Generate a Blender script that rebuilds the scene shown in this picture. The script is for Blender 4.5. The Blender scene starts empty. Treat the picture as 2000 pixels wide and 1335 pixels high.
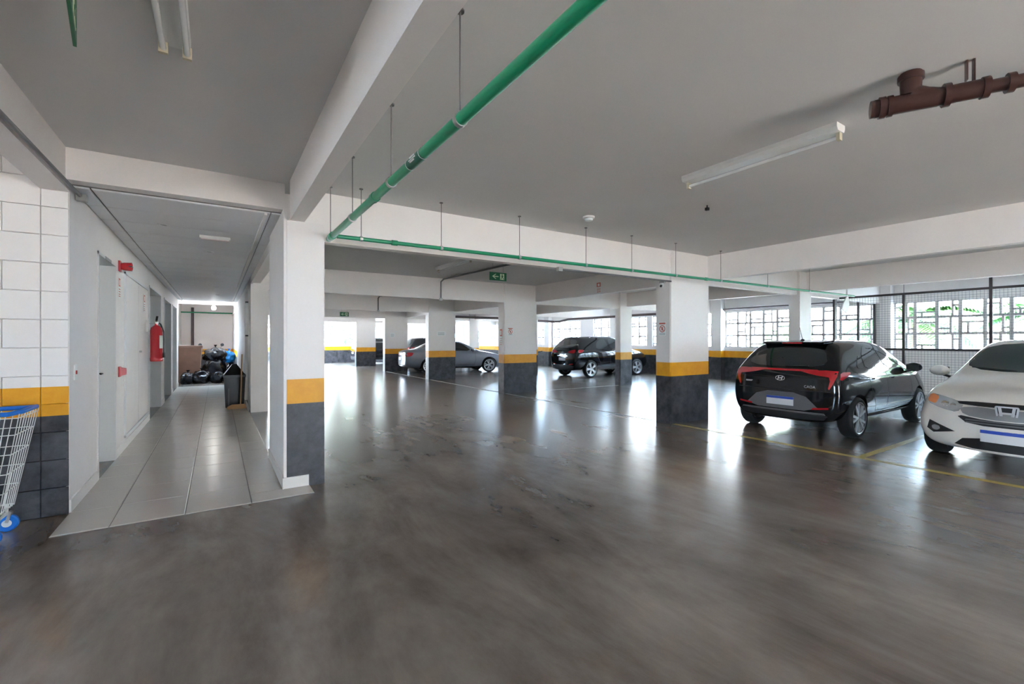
import bpy, bmesh, math, random
from mathutils import Vector, Matrix, noise
from mathutils.bvhtree import BVHTree
from mathutils.geometry import delaunay_2d_cdt
random.seed(7)
SC = bpy.context.scene
COL = SC.collection
PI = math.pi

# ------------------------------------------------------------------ camera
YAW = math.atan(576 / 889)
cam = bpy.data.cameras.new('camera'); camo = bpy.data.objects.new('camera', cam); COL.objects.link(camo)
cam.sensor_width = 36.0; cam.lens = 889 / 2000 * 36; cam.clip_start = .05; cam.clip_end = 400
cam.shift_y = -2.5 / 2000
camo.location = (0, 0, 1.45); camo.rotation_euler = (PI / 2, 0, -YAW)
SC.camera = camo

# ------------------------------------------------------------------ world, exposure
w = bpy.data.worlds.new('sky'); SC.world = w; w.use_nodes = True
bg = w.node_tree.nodes['Background']; bg.inputs[0].default_value = (.50, .74, 1.0, 1); bg.inputs[1].default_value = 6.0
sun = bpy.data.lights.new('sun', 'SUN'); sun.energy = 14.0; sun.angle = .01; sun.color = (1, .97, .93)
suno = bpy.data.objects.new('sun', sun); COL.objects.link(suno); suno.rotation_euler = Vector((.62, .30, -.73)).to_track_quat('-Z', 'Y').to_euler()
vs = SC.view_settings
vs.view_transform = 'Standard'; vs.look = 'None'; vs.gamma = 1; vs.use_curve_mapping = False; vs.exposure = 3.5

# ------------------------------------------------------------------ materials
def nodemat(name):
    m = bpy.data.materials.new(name); m.use_nodes = True
    nt = m.node_tree; return m, nt, nt.nodes['Principled BSDF']
def mat(name, col, rough=.6, metal=0, emit=0, coat=0, spec=.5, var=0, scale=8, bump=0, trans=0):
    m, nt, b = nodemat(name)
    b.inputs['Base Color'].default_value = (*col, 1); b.inputs['Roughness'].default_value = rough
    b.inputs['Metallic'].default_value = metal; b.inputs['Coat Weight'].default_value = coat
    b.inputs['Coat Roughness'].default_value = .03; b.inputs['Specular IOR Level'].default_value = spec
    b.inputs['Transmission Weight'].default_value = trans
    if emit:
        b.inputs['Emission Color'].default_value = (*col, 1); b.inputs['Emission Strength'].default_value = emit
    if var or bump:
        tc = nt.nodes.new('ShaderNodeNewGeometry'); nz = nt.nodes.new('ShaderNodeTexNoise')
        nz.inputs['Scale'].default_value = scale; nz.inputs['Detail'].default_value = 6
        nt.links.new(tc.outputs['Position'], nz.inputs['Vector'])
        if var:
            mx = nt.nodes.new('ShaderNodeMix'); mx.data_type = 'RGBA'
            mx.inputs[6].default_value = (*[c * (1 - var) for c in col], 1)
            mx.inputs[7].default_value = (*[min(1, c * (1 + var)) for c in col], 1)
            nt.links.new(nz.outputs[0], mx.inputs[0]); nt.links.new(mx.outputs[2], b.inputs['Base Color'])
        if bump:
            bp = nt.nodes.new('ShaderNodeBump'); bp.inputs['Strength'].default_value = bump; bp.inputs['Distance'].default_value = .01
            nt.links.new(nz.outputs[0], bp.inputs['Height']); nt.links.new(bp.outputs[0], b.inputs['Normal'])
    return m
def band_mat(name, white):
    # painted concrete: dark skirting to .83 m, yellow stripe to 1.07 m, white above
    m, nt, b = nodemat(name); N = nt.nodes; L = nt.links
    g = N.new('ShaderNodeNewGeometry'); sp = N.new('ShaderNodeSeparateXYZ'); L.new(g.outputs['Position'], sp.inputs[0])
    nz = N.new('ShaderNodeTexNoise'); nz.inputs['Scale'].default_value = 5; nz.inputs['Detail'].default_value = 8
    nz.inputs['Roughness'].default_value = .7; L.new(g.outputs['Position'], nz.inputs['Vector'])
    mr = N.new('ShaderNodeMapRange'); mr.inputs[1].default_value = .36; mr.inputs[2].default_value = .66; L.new(nz.outputs[0], mr.inputs[0])
    def mix(fac, a, c):
        x = N.new('ShaderNodeMix'); x.data_type = 'RGBA'
        L.new(fac, x.inputs[0])
        for i, v in ((6, a), (7, c)):
            if isinstance(v, tuple): x.inputs[i].default_value = (*v, 1)
            else: L.new(v, x.inputs[i])
        return x.outputs[2]
    def gt(v):
        x = N.new('ShaderNodeMath'); x.operation = 'GREATER_THAN'; x.inputs[1].default_value = v
        L.new(sp.outputs[2], x.inputs[0]); return x.outputs[0]
    dark = mix(mr.outputs[0], (.014, .015, .020), (.085, .087, .098))
    yel = mix(mr.outputs[0], (.74, .31, .004), (.84, .39, .012))
    wht = mix(nz.outputs[0], tuple(c * .94 for c in white), white)
    L.new(mix(gt(1.07), mix(gt(.83), dark, yel), wht), b.inputs['Base Color'])
    rr = N.new('ShaderNodeMath'); rr.operation = 'MULTIPLY_ADD'; rr.inputs[1].default_value = .3; rr.inputs[2].default_value = .32
    L.new(nz.outputs[0], rr.inputs[0]); L.new(rr.outputs[0], b.inputs['Roughness'])
    bp = N.new('ShaderNodeBump'); bp.inputs['Strength'].default_value = .25; bp.inputs['Distance'].default_value = .004
    L.new(nz.outputs[0], bp.inputs['Height']); L.new(bp.outputs[0], b.inputs['Normal'])
    return m
def floor_mat():
    m, nt, b = nodemat('polished_concrete'); N = nt.nodes; L = nt.links
    g = N.new('ShaderNodeNewGeometry')
    def nz(scale, det, rough=.6, vec=None, dist=0):
        x = N.new('ShaderNodeTexNoise'); x.inputs['Scale'].default_value = scale; x.inputs['Detail'].default_value = det
        x.inputs['Roughness'].default_value = rough; x.inputs['Distortion'].default_value = dist
        L.new(vec or g.outputs['Position'], x.inputs['Vector']); return x.outputs[0]
    mp = N.new('ShaderNodeMapping'); mp.inputs['Scale'].default_value = (1, .35, 1); mp.inputs['Rotation'].default_value = (0, 0, .9)
    L.new(g.outputs['Position'], mp.inputs['Vector'])
    a = nz(.5, 6, .6); c = nz(1.7, 10, .68, mp.outputs[0], .35); d = nz(28, 5)
    r1 = N.new('ShaderNodeValToRGB'); e = r1.color_ramp.elements
    e[0].position = .38; e[0].color = (.088, .064, .049, 1); e[1].position = .63; e[1].color = (.27, .23, .195, 1)
    ma = N.new('ShaderNodeMath'); ma.operation = 'MULTIPLY_ADD'; ma.inputs[1].default_value = .45
    L.new(a, ma.inputs[0]); mb = N.new('ShaderNodeMath'); mb.operation = 'MULTIPLY'; mb.inputs[1].default_value = .55
    L.new(c, mb.inputs[0]); L.new(mb.outputs[0], ma.inputs[2]); L.new(ma.outputs[0], r1.inputs[0])
    L.new(r1.outputs[0], b.inputs['Base Color'])
    rr = N.new('ShaderNodeMapRange'); rr.inputs[1].default_value = .26; rr.inputs[2].default_value = .76
    rr.inputs[3].default_value = .22; rr.inputs[4].default_value = .268
    L.new(ma.outputs[0], rr.inputs[0]); L.new(rr.outputs[0], b.inputs['Roughness'])
    bp = N.new('ShaderNodeBump'); bp.inputs['Strength'].default_value = .05; bp.inputs['Distance'].default_value = .01
    mm = N.new('ShaderNodeMath'); mm.operation = 'MULTIPLY_ADD'; mm.inputs[1].default_value = .15
    L.new(d, mm.inputs[0]); L.new(c, mm.inputs[2]); L.new(mm.outputs[0], bp.inputs['Height']); L.new(bp.outputs[0], b.inputs['Normal'])
    b.inputs['Specular IOR Level'].default_value = 1.0
    return m
WHITE = (.84, .79, .755)
M = dict(
    band=band_mat('banded_paint', WHITE), white=mat('white_paint', WHITE, .55, var=.05, scale=3, bump=.06),
    slab=mat('ceiling_paint', (.70, .68, .66), .7, var=.06, scale=1.2, bump=.05),
    panel=mat('ceiling_panel', (.74, .73, .73), .45), floor=floor_mat(),
    tile=mat('porcelain_tile', (.55, .505, .455), .2, var=.06, scale=2), grout=mat('grout', (.16, .14, .13), .8),
    skirt=mat('skirting_tile', (.74, .70, .66), .3), door=mat('door_grey', (.44, .44, .41), .4), frame=mat('frame_white', (.74, .74, .73), .4),
    lattice=mat('lattice_concrete', (.62, .58, .56), .7), green=mat('pipe_green', (.01, .27, .12), .35),
    label=mat('pipe_label', (.005, .10, .06), .4), pwhite=mat('print_white', (.85, .87, .84), .5), steel=mat('galvanised', (.5, .5, .48), .4, .8),
    brown=mat('pipe_brown', (.055, .022, .018), .3), conduit=mat('conduit_grey', (.16, .15, .15), .45, .3), dkpipe=mat('pipe_dark', (.10, .07, .07), .4),
    fix=mat('fixture_enamel', (.80, .79, .76), .35), tube=mat('tube_glass', (.88, .88, .86), .15), socket=mat('socket', (.62, .56, .40), .5),
    red=mat('red_enamel', (.55, .012, .02), .22, coat=.6), redp=mat('red_plastic', (.50, .02, .03), .35), black=mat('black_plastic', (.015, .015, .016), .4),
    signg=mat('sign_green', (.006, .13, .05), .4), glow=mat('sign_cream', (.72, .80, .56), .5), rprint=mat('print_red', (.62, .16, .12), .5),
    gprint=mat('print_grey', (.35, .35, .36), .5), post=mat('fence_brown', (.045, .035, .038), .5), wire=mat('fence_wire', (.10, .10, .12), .5, .3),
    yline=mat('line_yellow', (.46, .34, .06), .35, var=.35, scale=9), wline=mat('line_pale', (.40, .38, .35), .4, var=.25, scale=9),
    tyre=mat('tyre_rubber', (.018, .018, .019), .75, bump=.1, scale=40), rim=mat('alloy', (.66, .67, .69), .32, .55), rimd=mat('rim_dark', (.05, .05, .055), .5, .6),
    pblack=mat('car_black', (.006, .006, .008), .07), pwhitecar=mat('car_white', (.80, .77, .72), .28, coat=1), pgrey=mat('car_grey', (.20, .225, .27), .3, .3, coat=1),
    pdark=mat('car_dark', (.010, .011, .016), .2, coat=1), glass=mat('car_glass', (.012, .016, .018), .04, spec=.9), glassg=mat('car_glass_green', (.03, .055, .055), .04, spec=.9),
    trim=mat('car_trim', (.012, .012, .013), .5), tail=mat('tail_lamp', (.40, .006, .012), .12, coat=1), lampc=mat('lamp_clear', (.62, .64, .66), .12, .6, coat=1),
    amber=mat('lamp_amber', (.75, .22, .05), .2, coat=1), satin=mat('satin_grey', (.30, .31, .32), .3, .5), chrome=mat('chrome', (.75, .76, .78), .12, 1), plate=mat('plate_white', (.70, .70, .72), .4), blue=mat('plate_blue', (.03, .08, .45), .4),
    greyp=mat('grey_plastic', (.12, .12, .125), .55), bag=mat('bag_plastic', (.012, .014, .018), .22, bump=.6, scale=14), bagblue=mat('bag_blue', (.0, .22, .62), .3, bump=.6, scale=14),
    carton=mat('bin_brown', (.20, .11, .075), .6, var=.25, scale=5), wood=mat('broom_wood', (.50, .29, .13), .6), binb=mat('bin_black', (.02, .021, .024), .32),
    cwire=mat('cart_wire', (.78, .77, .74), .35), cblue=mat('cart_blue', (.01, .16, .60), .35), leaf=mat('leaf', (.022, .075, .012), .5, var=.5, scale=3), leaf2=mat('leaf_pale', (.05, .125, .02), .5, var=.4, scale=3),
    bark=mat('bark', (.18, .13, .09), .9), render_=mat('outside_render', (.80, .74, .68), .8, var=.06, scale=2), asphalt=mat('outside_ground', (.50, .49, .48), .9, var=.2, scale=2),
    bounce=mat('bounce_warm', (.62, .47, .36), .85, var=.1, scale=2), bulb=mat('bulb', (1, .97, .9), .3, emit=6), pinkw=mat('diffuser', (.78, .68, .66), .4), orange=mat('moto_orange', (.5, .12, .05), .35))

# ------------------------------------------------------------------ mesh helpers
class MB:
    def __init__(s): s.v = []; s.f = []; s.m = []
    def add(s, vs, fs, mi=0):
        o = len(s.v); s.v += [tuple(p) for p in vs]; s.f += [[i + o for i in f] for f in fs]; s.m += [mi] * len(fs); return s
    def box(s, x0, x1, y0, y1, z0, z1, mi=0):
        return s.add([(x0, y0, z0), (x1, y0, z0), (x1, y1, z0), (x0, y1, z0), (x0, y0, z1), (x1, y0, z1), (x1, y1, z1), (x0, y1, z1)],
                     [(3, 2, 1, 0), (4, 5, 6, 7), (0, 1, 5, 4), (1, 2, 6, 5), (2, 3, 7, 6), (3, 0, 4, 7)], mi)
    def bar(s, a, b, wd, h=None, mi=0, up=(0, 0, 1)):
        a = Vector(a); b = Vector(b); d = (b - a).normalized(); u = Vector(up)
        if abs(d.dot(u)) > .98: u = Vector((1, 0, 0))
        r = d.cross(u).normalized() * wd / 2; t = r.cross(d).normalized() * (h or wd) / 2
        vs = [p + i * r + j * t for p in (a, b) for i, j in ((-1, -1), (1, -1), (1, 1), (-1, 1))]
        return s.add(vs, [(3, 2, 1, 0), (4, 5, 6, 7), (0, 1, 5, 4), (1, 2, 6, 5), (2, 3, 7, 6), (3, 0, 4, 7)], mi)
    def tube(s, pts, r, n=10, mi=0, cap=True):
        pts = [Vector(p) for p in pts]; k = len(pts); rs = r if isinstance(r, (list, tuple)) else [r] * k
        vs = []; ref = None
        for i, p in enumerate(pts):
            d = ((pts[min(i + 1, k - 1)] - p).normalized() + (p - pts[max(i - 1, 0)]).normalized()).normalized()
            if ref is None: ref = Vector((0, 0, 1)) if abs(d.z) < .9 else Vector((1, 0, 0))
            a = d.cross(ref).normalized(); b = a.cross(d).normalized(); ref = b
            vs += [p + (a * math.cos(2 * PI * j / n) + b * math.sin(2 * PI * j / n)) * rs[i] for j in range(n)]
        fs = [(i * n + j, i * n + (j + 1) % n, (i + 1) * n + (j + 1) % n, (i + 1) * n + j) for i in range(k - 1) for j in range(n)]
        if cap: fs += [tuple(range(n))[::-1], tuple((k - 1) * n + j for j in range(n))]
        return s.add(vs, fs, mi)
    def lathe(s, prof, n=20, mi=0, axis='z', c=(0, 0, 0)):
        vs = []
        for r, h in prof:
            for j in range(n):
                a = 2 * PI * j / n; x, y = r * math.cos(a), r * math.sin(a)
                vs.append((x + c[0], y + c[1], h + c[2]) if axis == 'z' else (x + c[0], h + c[1], y + c[2]) if axis == 'y' else (h + c[0], x + c[1], y + c[2]))
        k = len(prof)
        return s.add(vs, [(i * n + j, i * n + (j + 1) % n, (i + 1) * n + (j + 1) % n, (i + 1) * n + j) for i in range(k - 1) for j in range(n)], mi)
    def prism(s, poly, axis, a, b, mi=0):
        n = len(poly)
        P = {'x': lambda q, t: (t, q[0], q[1]), 'y': lambda q, t: (q[0], t, q[1]), 'z': lambda q, t: (q[0], q[1], t)}[axis]
        return s.add([P(q, a) for q in poly] + [P(q, b) for q in poly],
                     [tuple(range(n))[::-1], tuple(range(n, 2 * n))] + [(i, (i + 1) % n, n + (i + 1) % n, n + i) for i in range(n)], mi)
    def mesh(s, name, mats, smooth=False):
        me = bpy.data.meshes.new(name); me.from_pydata(s.v, [], s.f)
        for m_ in (mats if isinstance(mats, (list, tuple)) else [mats]): me.materials.append(M[m_] if isinstance(m_, str) else m_)
        me.polygons.foreach_set('material_index', s.m)
        bm = bmesh.new(); bm.from_mesh(me); bmesh.ops.recalc_face_normals(bm, faces=bm.faces); bm.to_mesh(me); bm.free()
        if smooth:
            me.polygons.foreach_set('use_smooth', [True] * len(me.polygons))
            try: me.set_sharp_from_angle(angle=math.radians(40))
            except Exception: pass
        return me
    def build(s, name, mats, parent=None, smooth=False, loc=None):
        return link(name, s.mesh(name, mats, smooth), parent, loc)
def link(name, data, parent=None, loc=None, rot=None):
    o = bpy.data.objects.new(name, data); COL.objects.link(o)
    if parent: o.parent = parent
    if loc: o.location = loc
    if rot: o.rotation_euler = rot
    return o
def tag(o, label, cat=None, group=None, kind=None):
    o['label'] = label
    if cat: o['category'] = cat
    if group: o['group'] = group
    if kind: o['kind'] = kind
    return o
def struct(o, label=None, group=None):
    o['kind'] = 'structure'
    if label: o['label'] = label
    if group: o['group'] = group
    return o
def empty(name, loc=(0, 0, 0), rz=0):
    o = bpy.data.objects.new(name, None); COL.objects.link(o); o.location = loc; o.rotation_euler = (0, 0, rz); o.empty_display_size = .2
    return o
def copy_tree(o, parent=None):
    c = o.copy(); COL.objects.link(c); c.parent = parent
    for ch in list(o.children): copy_tree(ch, c)
    return c
def B(x0, x1, y0, y1, z0, z1): return MB().box(x0, x1, y0, y1, z0, z1)
def text_mesh(txt, size, ext=.002, m='pwhite'):
    cu = bpy.data.curves.new('lettering', 'FONT'); cu.body = txt; cu.size = size; cu.extrude = ext; cu.align_x = 'CENTER'; cu.align_y = 'CENTER'; cu.resolution_u = 3
    o = bpy.data.objects.new('lettering', cu); COL.objects.link(o)
    me = bpy.data.meshes.new_from_object(o.evaluated_get(bpy.context.evaluated_depsgraph_get()))
    bpy.data.objects.remove(o); me.materials.clear(); me.materials.append(M[m]); return me

ZS = 3.02   # slab soffit
YL = [5.15, 10.6, 15.9, 21.15, 26.4]
# ------------------------------------------------------------------ ground, floor, tiles
struct(B(-60, 90, -60, 110, -.30, -.06).build('ground', 'asphalt'), 'pale ground outside the garage')
struct(B(-30, 16.25, -16, -7.25, -.06, -.03).build('bounce_ground', 'bounce'), 'unseen warm ground added to bounce light into the garage')  # unseen ground added so warm bounced daylight reaches the near ceiling
floor = struct(B(-8, 16.25, -7, 31.75, -.06, 0).build('floor', 'floor'), 'polished brown-grey concrete garage floor')
bed = B(-1.04, .555, 4.66, 17.6, 0, .004); bed.box(.555, .78, 4.66, 4.93, 0, .004)
bed.build('tile_bed', 'grout', floor)
def slab_mesh(w_, d_, h, b=.004, m='tile'):
    mb = MB(); mb.add([(0, 0, 0), (w_, 0, 0), (w_, d_, 0), (0, d_, 0), (0, 0, h - b), (w_, 0, h - b), (w_, d_, h - b), (0, d_, h - b), (b, b, h), (w_ - b, b, h), (w_ - b, d_ - b, h), (b, d_ - b, h)],
        [(3, 2, 1, 0), (8, 9, 10, 11)] + [(i, (i + 1) % 4, 4 + (i + 1) % 4, 4 + i) for i in range(4)] + [(4 + i, 4 + (i + 1) % 4, 8 + (i + 1) % 4, 8 + i) for i in range(4)])
    return mb.mesh('tile', m)
TC = {}
xs = [-1.04, -.705, -.225, .26, .555]
ys = [4.66 + .56 * i for i in range(24)]; ys[-1] = 17.6
for j in range(len(ys) - 1):
    for i in range(4):
        x1 = xs[i + 1] if not (i == 3 and j == 0) else .78
        d_ = min(ys[j + 1], 17.6) - ys[j]
        if i == 3 and j == 0: d_ = .27
        k = (round(x1 - xs[i], 3), round(d_, 3))
        if k not in TC: TC[k] = slab_mesh(k[0] - .005, k[1] - .005, .009)
        link('tile', TC[k], floor, (xs[i] + .0025, ys[j] + .0025, 0))
link('tile', slab_mesh(.29, .285, .009), floor, (.2625, 4.935, 0))
# painted bay lines
def line(x0, x1, y0, y1, m): B(x0, x1, y0, y1, 0, .0015).build('painted_line', m, floor)
line(6.64, 6.74, -3, 5.15, 'yline'); line(6.74, 12.9, 2.36, 2.44, 'yline'); line(6.74, 12.9, -.1, -.02, 'yline'); line(7.0, 7.08, .15, 1.0, 'yline')
line(6.62, 6.70, 10.95, 15.9, 'wline'); line(6.62, 6.7, 16.2, 21.1, 'wline'); line(6.62, 6.7, 5.6, 10.6, 'wline'); line(7.7, 11, 10.55, 10.63, 'wline'); line(.95, 1.03, 6.4, 10.6, 'yline')

# ------------------------------------------------------------------ slabs and beams
sl = B(-8, 16.25, -7, 18.0, ZS, 3.3); sl.box(.9, 16.25, 18.0, 31.75, ZS, 3.3); sl.box(-1.6, .9, 18.9, 25.45, 3.15, 3.3)  # last box is a roof added over the court to dim it
struct(sl.build('ceiling', 'slab'), 'grey-white painted concrete ceiling slab')
def beam(x0, x1, y0, y1, z0, lab, m='white'): struct(B(x0, x1, y0, y1, z0, ZS).build('beam', m), lab)
beam(.60, .73, -7, 4.93, 2.63, 'white concrete beam ending on the corridor corner column')
beam(-1.21, -1.03, -7, 5.2, 2.69, 'white concrete beam carrying the grey conduit')
beam(-1.03, .57, 5.06, 5.2, 2.76, 'white beam crossing the corridor mouth')
for i, y in enumerate(YL):
    struct(B(.74, 16, y, y + .14, 2.5, ZS).build('beam', 'white'), ['white cross beam behind the green pipe', 'white cross beam with the grey conduit drop', 'third white cross beam deeper in the garage', 'fourth white cross beam deeper in the garage', 'last white cross beam before the far wall'][i])
beam(7.66, 7.80, -7, 31.5, 2.57, 'long white beam running over the wide columns')
beam(11.35, 11.49, -7, 31.5, 2.57, 'long white beam running over the narrow columns')
beam(.60, .74, 5.4, 31.5, 2.62, 'white beam along the corridor columns')

# ------------------------------------------------------------------ columns
def column(x0, x1, y0, y1, z1, lab, group=None):
    bm = bmesh.new(); bmesh.ops.create_cube(bm, size=1)
    for v in bm.verts: v.co = Vector((x0 + (v.co.x + .5) * (x1 - x0), y0 + (v.co.y + .5) * (y1 - y0), (v.co.z + .5) * z1))
    bmesh.ops.bevel(bm, geom=[e for e in bm.edges if abs(e.verts[0].co.z - e.verts[1].co.z) > .1], offset=.012, segments=2, affect='EDGES')
    me = bpy.data.meshes.new('column'); bm.to_mesh(me); bm.free(); me.materials.append(M['band'])
    return struct(link('column', me), lab, group)
column(.56, .92, 4.93, 5.4, 2.63, 'white corner column with yellow band beside the tiled corridor')
wl = ['wide white banded column with the camera, beside the black hatchback', 'wide banded column with small red notice under the exit sign', 'wide banded column standing before the grey sedan', 'wide banded column behind the rear of the grey sedan', 'wide banded column hiding the dark car with red lamps']
for i, y in enumerate(YL): column(6.6, 7.7, y - .02, y + .30, ZS, wl[i])
nl = ['narrow column rising behind the black hatchback', 'narrow banded column in front of the black SUV', 'third narrow banded column of its row', 'fourth narrow banded column of its row', 'fifth narrow banded column of its row']
for i, y in enumerate(YL): column(11.05, 11.60, y - .05, y + .19, ZS, nl[i])
for i, y in enumerate(YL[3:]): column(.62, .92, y + .02, y + .35, 2.62, 'banded column in the line of the corridor wall', 'corridor line columns')

# ------------------------------------------------------------------ outer walls with lattice windows
Z0, Z1 = 1.20, 2.53
WR = [(-6.5, -.45), (-.05, 4.92), (5.31, 10.0), (10.4, 13.4), (13.7, 17.1), (18.1, 20.4), (21.0, 25.6), (26.6, 30.9)]
mb = B(16, 16.25, 5.1, 31.75, 0, Z0); mb.box(16, 16.25, 5.1, 31.75, Z1, ZS); mb2 = B(16, 16.25, -7, 5.1, 0, Z0); mb2.box(16, 16.25, -7, 5.1, Z1, ZS)
edges = [-7] + [e for a in WR for e in a] + [31.75]
for i in range(0, len(edges), 2): (mb if edges[i] > 6 else mb2).box(16, 16.25, edges[i], edges[i + 1], Z0, Z1)
struct(mb2.build('wall_fenced', 'white'), 'plain white outer wall behind the wire fence')
struct(mb.build('wall_right', 'band'), 'white outer wall with yellow stripe and lattice windows')
for y in (-.25, 5.11, 10.2, 15.5, 20.7, 26.1): struct(B(15.75, 16, y - .2, y + .2, 0, ZS).build('trim_1', 'band' if y > 6 else 'white'), 'white pilaster on the outer wall', 'outer wall pilasters')
WF = [(1.2, 4.2), (4.6, 6.45), (6.95, 8.4), (8.9, 10.7), (14.1, 15.6)]
mb = B(-1.3, 16, 31.5, 31.75, 0, Z0); mb.box(-1.3, 16, 31.5, 31.75, 2.48, ZS)
edges = [-1.3] + [e for a in WF for e in a] + [16]
for i in range(0, len(edges), 2): mb.box(edges[i], edges[i + 1], 31.5, 31.75, Z0, 2.48)
struct(mb.build('wall_back', 'band'), 'far white wall with yellow stripe and open windows')
BM = {}
def barobj(parent, horiz, p, ln, th, along):
    k = (horiz, round(ln, 2), th, along)
    if k not in BM:
        h = ln / 2; t = th / 2
        if horiz: bb = B(-.05, .05, -h, h, -t, t) if along == 'y' else B(-h, h, -.05, .05, -t, t)
        else: bb = B(-.05, .05, -t, t, -h, h) if along == 'y' else B(-t, t, -.05, .05, -h, h)
        BM[k] = bb.mesh('bar', 'lattice')
    link('bar', BM[k], parent, p)
wn = 0
def lattice(a, b, pos, along, z1, lab, sec=True):
    global wn; wn += 1
    mid = (a + b) / 2
    fr = MB()
    for (u0, u1, v0, v1) in ((a, b, Z0, Z0 + .04), (a, b, z1 - .04, z1), (a, a + .04, Z0, z1), (b - .04, b, Z0, z1)):
        if along == 'y': fr.box(pos + .06, pos + .18, u0, u1, v0, v1)
        else: fr.box(u0, u1, pos + .06, pos + .18, v0, v1)
    root = struct(fr.build('window_%d' % wn, 'lattice'), lab)
    P = (lambda u, z: (pos + .12, u, z)) if along == 'y' else (lambda u, z: (u, pos + .12, z))
    nc = max(1, round((b - a) / .47)); cw = (b - a) / nc; ch = (z1 - Z0) / 3
    for i in range(1, nc): barobj(root, False, P(a + i * cw, (Z0 + z1) / 2), z1 - Z0, .075, along)
    for j in (1, 2): barobj(root, True, P(mid, Z0 + j * ch), b - a, .065, along)
    rnd = random.Random(int(a * 100))
    if sec:
        for i in range(nc):
            for j in range(3):
                x0 = a + i * cw; z0 = Z0 + j * ch; k = (i + 2 * j) % 4; fx = (.32, .68, .40, .62)[k] * cw; fz = (.66, .36, .3, .7)[(k + i) % 4] * ch
                if k == 0: barobj(root, False, P(x0 + fx, z0 + ch / 2), ch, .045, along); barobj(root, True, P(x0 + fx / 2, z0 + fz), fx, .045, along)
                elif k == 1: barobj(root, True, P(x0 + cw / 2, z0 + fz), cw, .045, along); barobj(root, False, P(x0 + fx, z0 + fz / 2), fz, .045, along)
                elif k == 2: barobj(root, False, P(x0 + fx, z0 + ch / 2), ch, .045, along); barobj(root, True, P(x0 + (fx + cw) / 2, z0 + fz), cw - fx, .045, along)
                elif rnd.random() < .6: barobj(root, True, P(x0 + cw / 2, z0 + fz), cw, .045, along)
wlab = ['lattice window beyond the white car', 'wide lattice window with palms behind the wire fence', 'lattice window above the black hatchback', 'lattice window hidden partly by the camera column', 'lattice window right of the black SUV roof', 'lattice window above the black SUV', 'lattice window beyond the bicycle', 'last lattice window of the outer wall']
for (a, b), l in zip(WR, wlab): lattice(a, b, 16, 'y', Z1, l)
for (a, b), l in zip(WF[4:], ['lattice window in the far wall corner']): lattice(a, b, 31.5, 'x', 2.48, l)

mb = B(-8, 2.2, -7.25, -7, 0, ZS); mb.box(4.8, 16.25, -7.25, -7, 0, ZS); mb.box(2.2, 4.8, -7.25, -7, 2.4, ZS)
struct(mb.build('wall_front_added', 'band'), 'unseen white wall added to limit daylight, with a gap for light')  # unseen wall added to cut daylight from behind, gap sized for the light
mb = B(-8.25, -8, -7.25, 5.42, 0, 1.0); mb.box(-8.25, -8, -7.25, 5.42, 2.6, ZS); mb.box(-8.25, -8, -7.25, -2, 1.0, 2.6); mb.box(-8.25, -8, -.5, 5.42, 1.0, 2.6)
struct(mb.build('wall_side_added', 'band'), 'unseen white side wall added to limit daylight, with one opening')  # unseen wall added to close off light from the left
# ------------------------------------------------------------------ corridor: left wall, block wall, doors, right wall, ceiling, end court
OP = [(6.28, 7.27, 2.38), (10.54, 12.6, 2.46), (13.35, 15.2, 2.46), (15.8, 17.2, 2.46)]
mb = B(-1.06, -1.04, 5.224, 5.42, 0, ZS); prev = 5.42
for a, b, h in OP:
    mb.box(-1.34, -1.04, prev, a, 0, 2.9); mb.box(-1.34, -1.04, a, b, h, 2.9); prev = b
mb.box(-1.34, -1.04, prev, 18.0, 0, ZS); mb.box(-1.34, -1.04, 5.42, 18, 2.9, ZS)
wleft = struct(mb.build('wall_left', 'white'), 'white corridor wall with recessed doors')
sk = MB(); prev = 5.22
for a, b, h in OP + [(18, 18, 0)]:
    sk.box(-1.04, -1.028, prev, a, .009, .115); prev = b
struct(sk.build('baseboard_left', 'skirt'), 'pale tile skirting along the corridor wall')
for n, (a, b, h) in enumerate(OP):
    xd = -1.19 if n == 0 else -1.24
    d = struct(B(xd - .04, xd, a, b, .004, h).build('door_%d' % (n + 1), 'door'), ['grey door recessed beside the light switch', 'grey recessed lift door behind the fire extinguisher', 'third recessed grey door along the corridor', 'last recessed grey door along the corridor'][n])
    fr = MB()
    for y0, y1, z0, z1 in ((a, a + .035, 0, h), (b - .035, b, 0, h), (a, b, h - .035, h)): fr.box(xd, -1.03, y0, y1, z0 + .004, z1)
    fr.build('door_frame', 'frame', d)
    if n == 0:
        hd = MB(); hd.tube([(xd, b - .1, 1.06), (xd + .05, b - .1, 1.06), (xd + .05, b - .2, 1.06)], .01, 8); hd.build('handle', 'black', d)
        pl = MB().box(-1.031, -1.026, 6.62, 6.95, 2.345, 2.378); pl.build('door_plate', 'gprint', d)
    else:
        MB().box(xd, xd + .006, (a + b) / 2 - .004, (a + b) / 2 + .004, .01, h - .04).build('seam', 'black', d)
sd = empty('shaft_door', (-1.039, 9.1, 0)); tag(sd, 'white double shaft door flush in the corridor wall', 'door')
for y0, y1 in ((-1.18, -.01), (.01, 1.18)): B(0, .012, y0, y1, .2, 2.33).build('leaf', 'white', sd)
t = MB()
for a in ((-1.22, -1.19, .16, 2.37), (1.19, 1.22, .16, 2.37), (-1.22, 1.22, 2.34, 2.37), (-1.22, 1.22, .16, .19)): t.box(0, .02, *a)
t.build('door_trim', 'frame', sd); MB().lathe([(0, .03), (.014, .03), (.014, 0)], 10, axis='x').build('knob', 'steel', sd, True, (.012, .12, 1.28))
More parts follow.
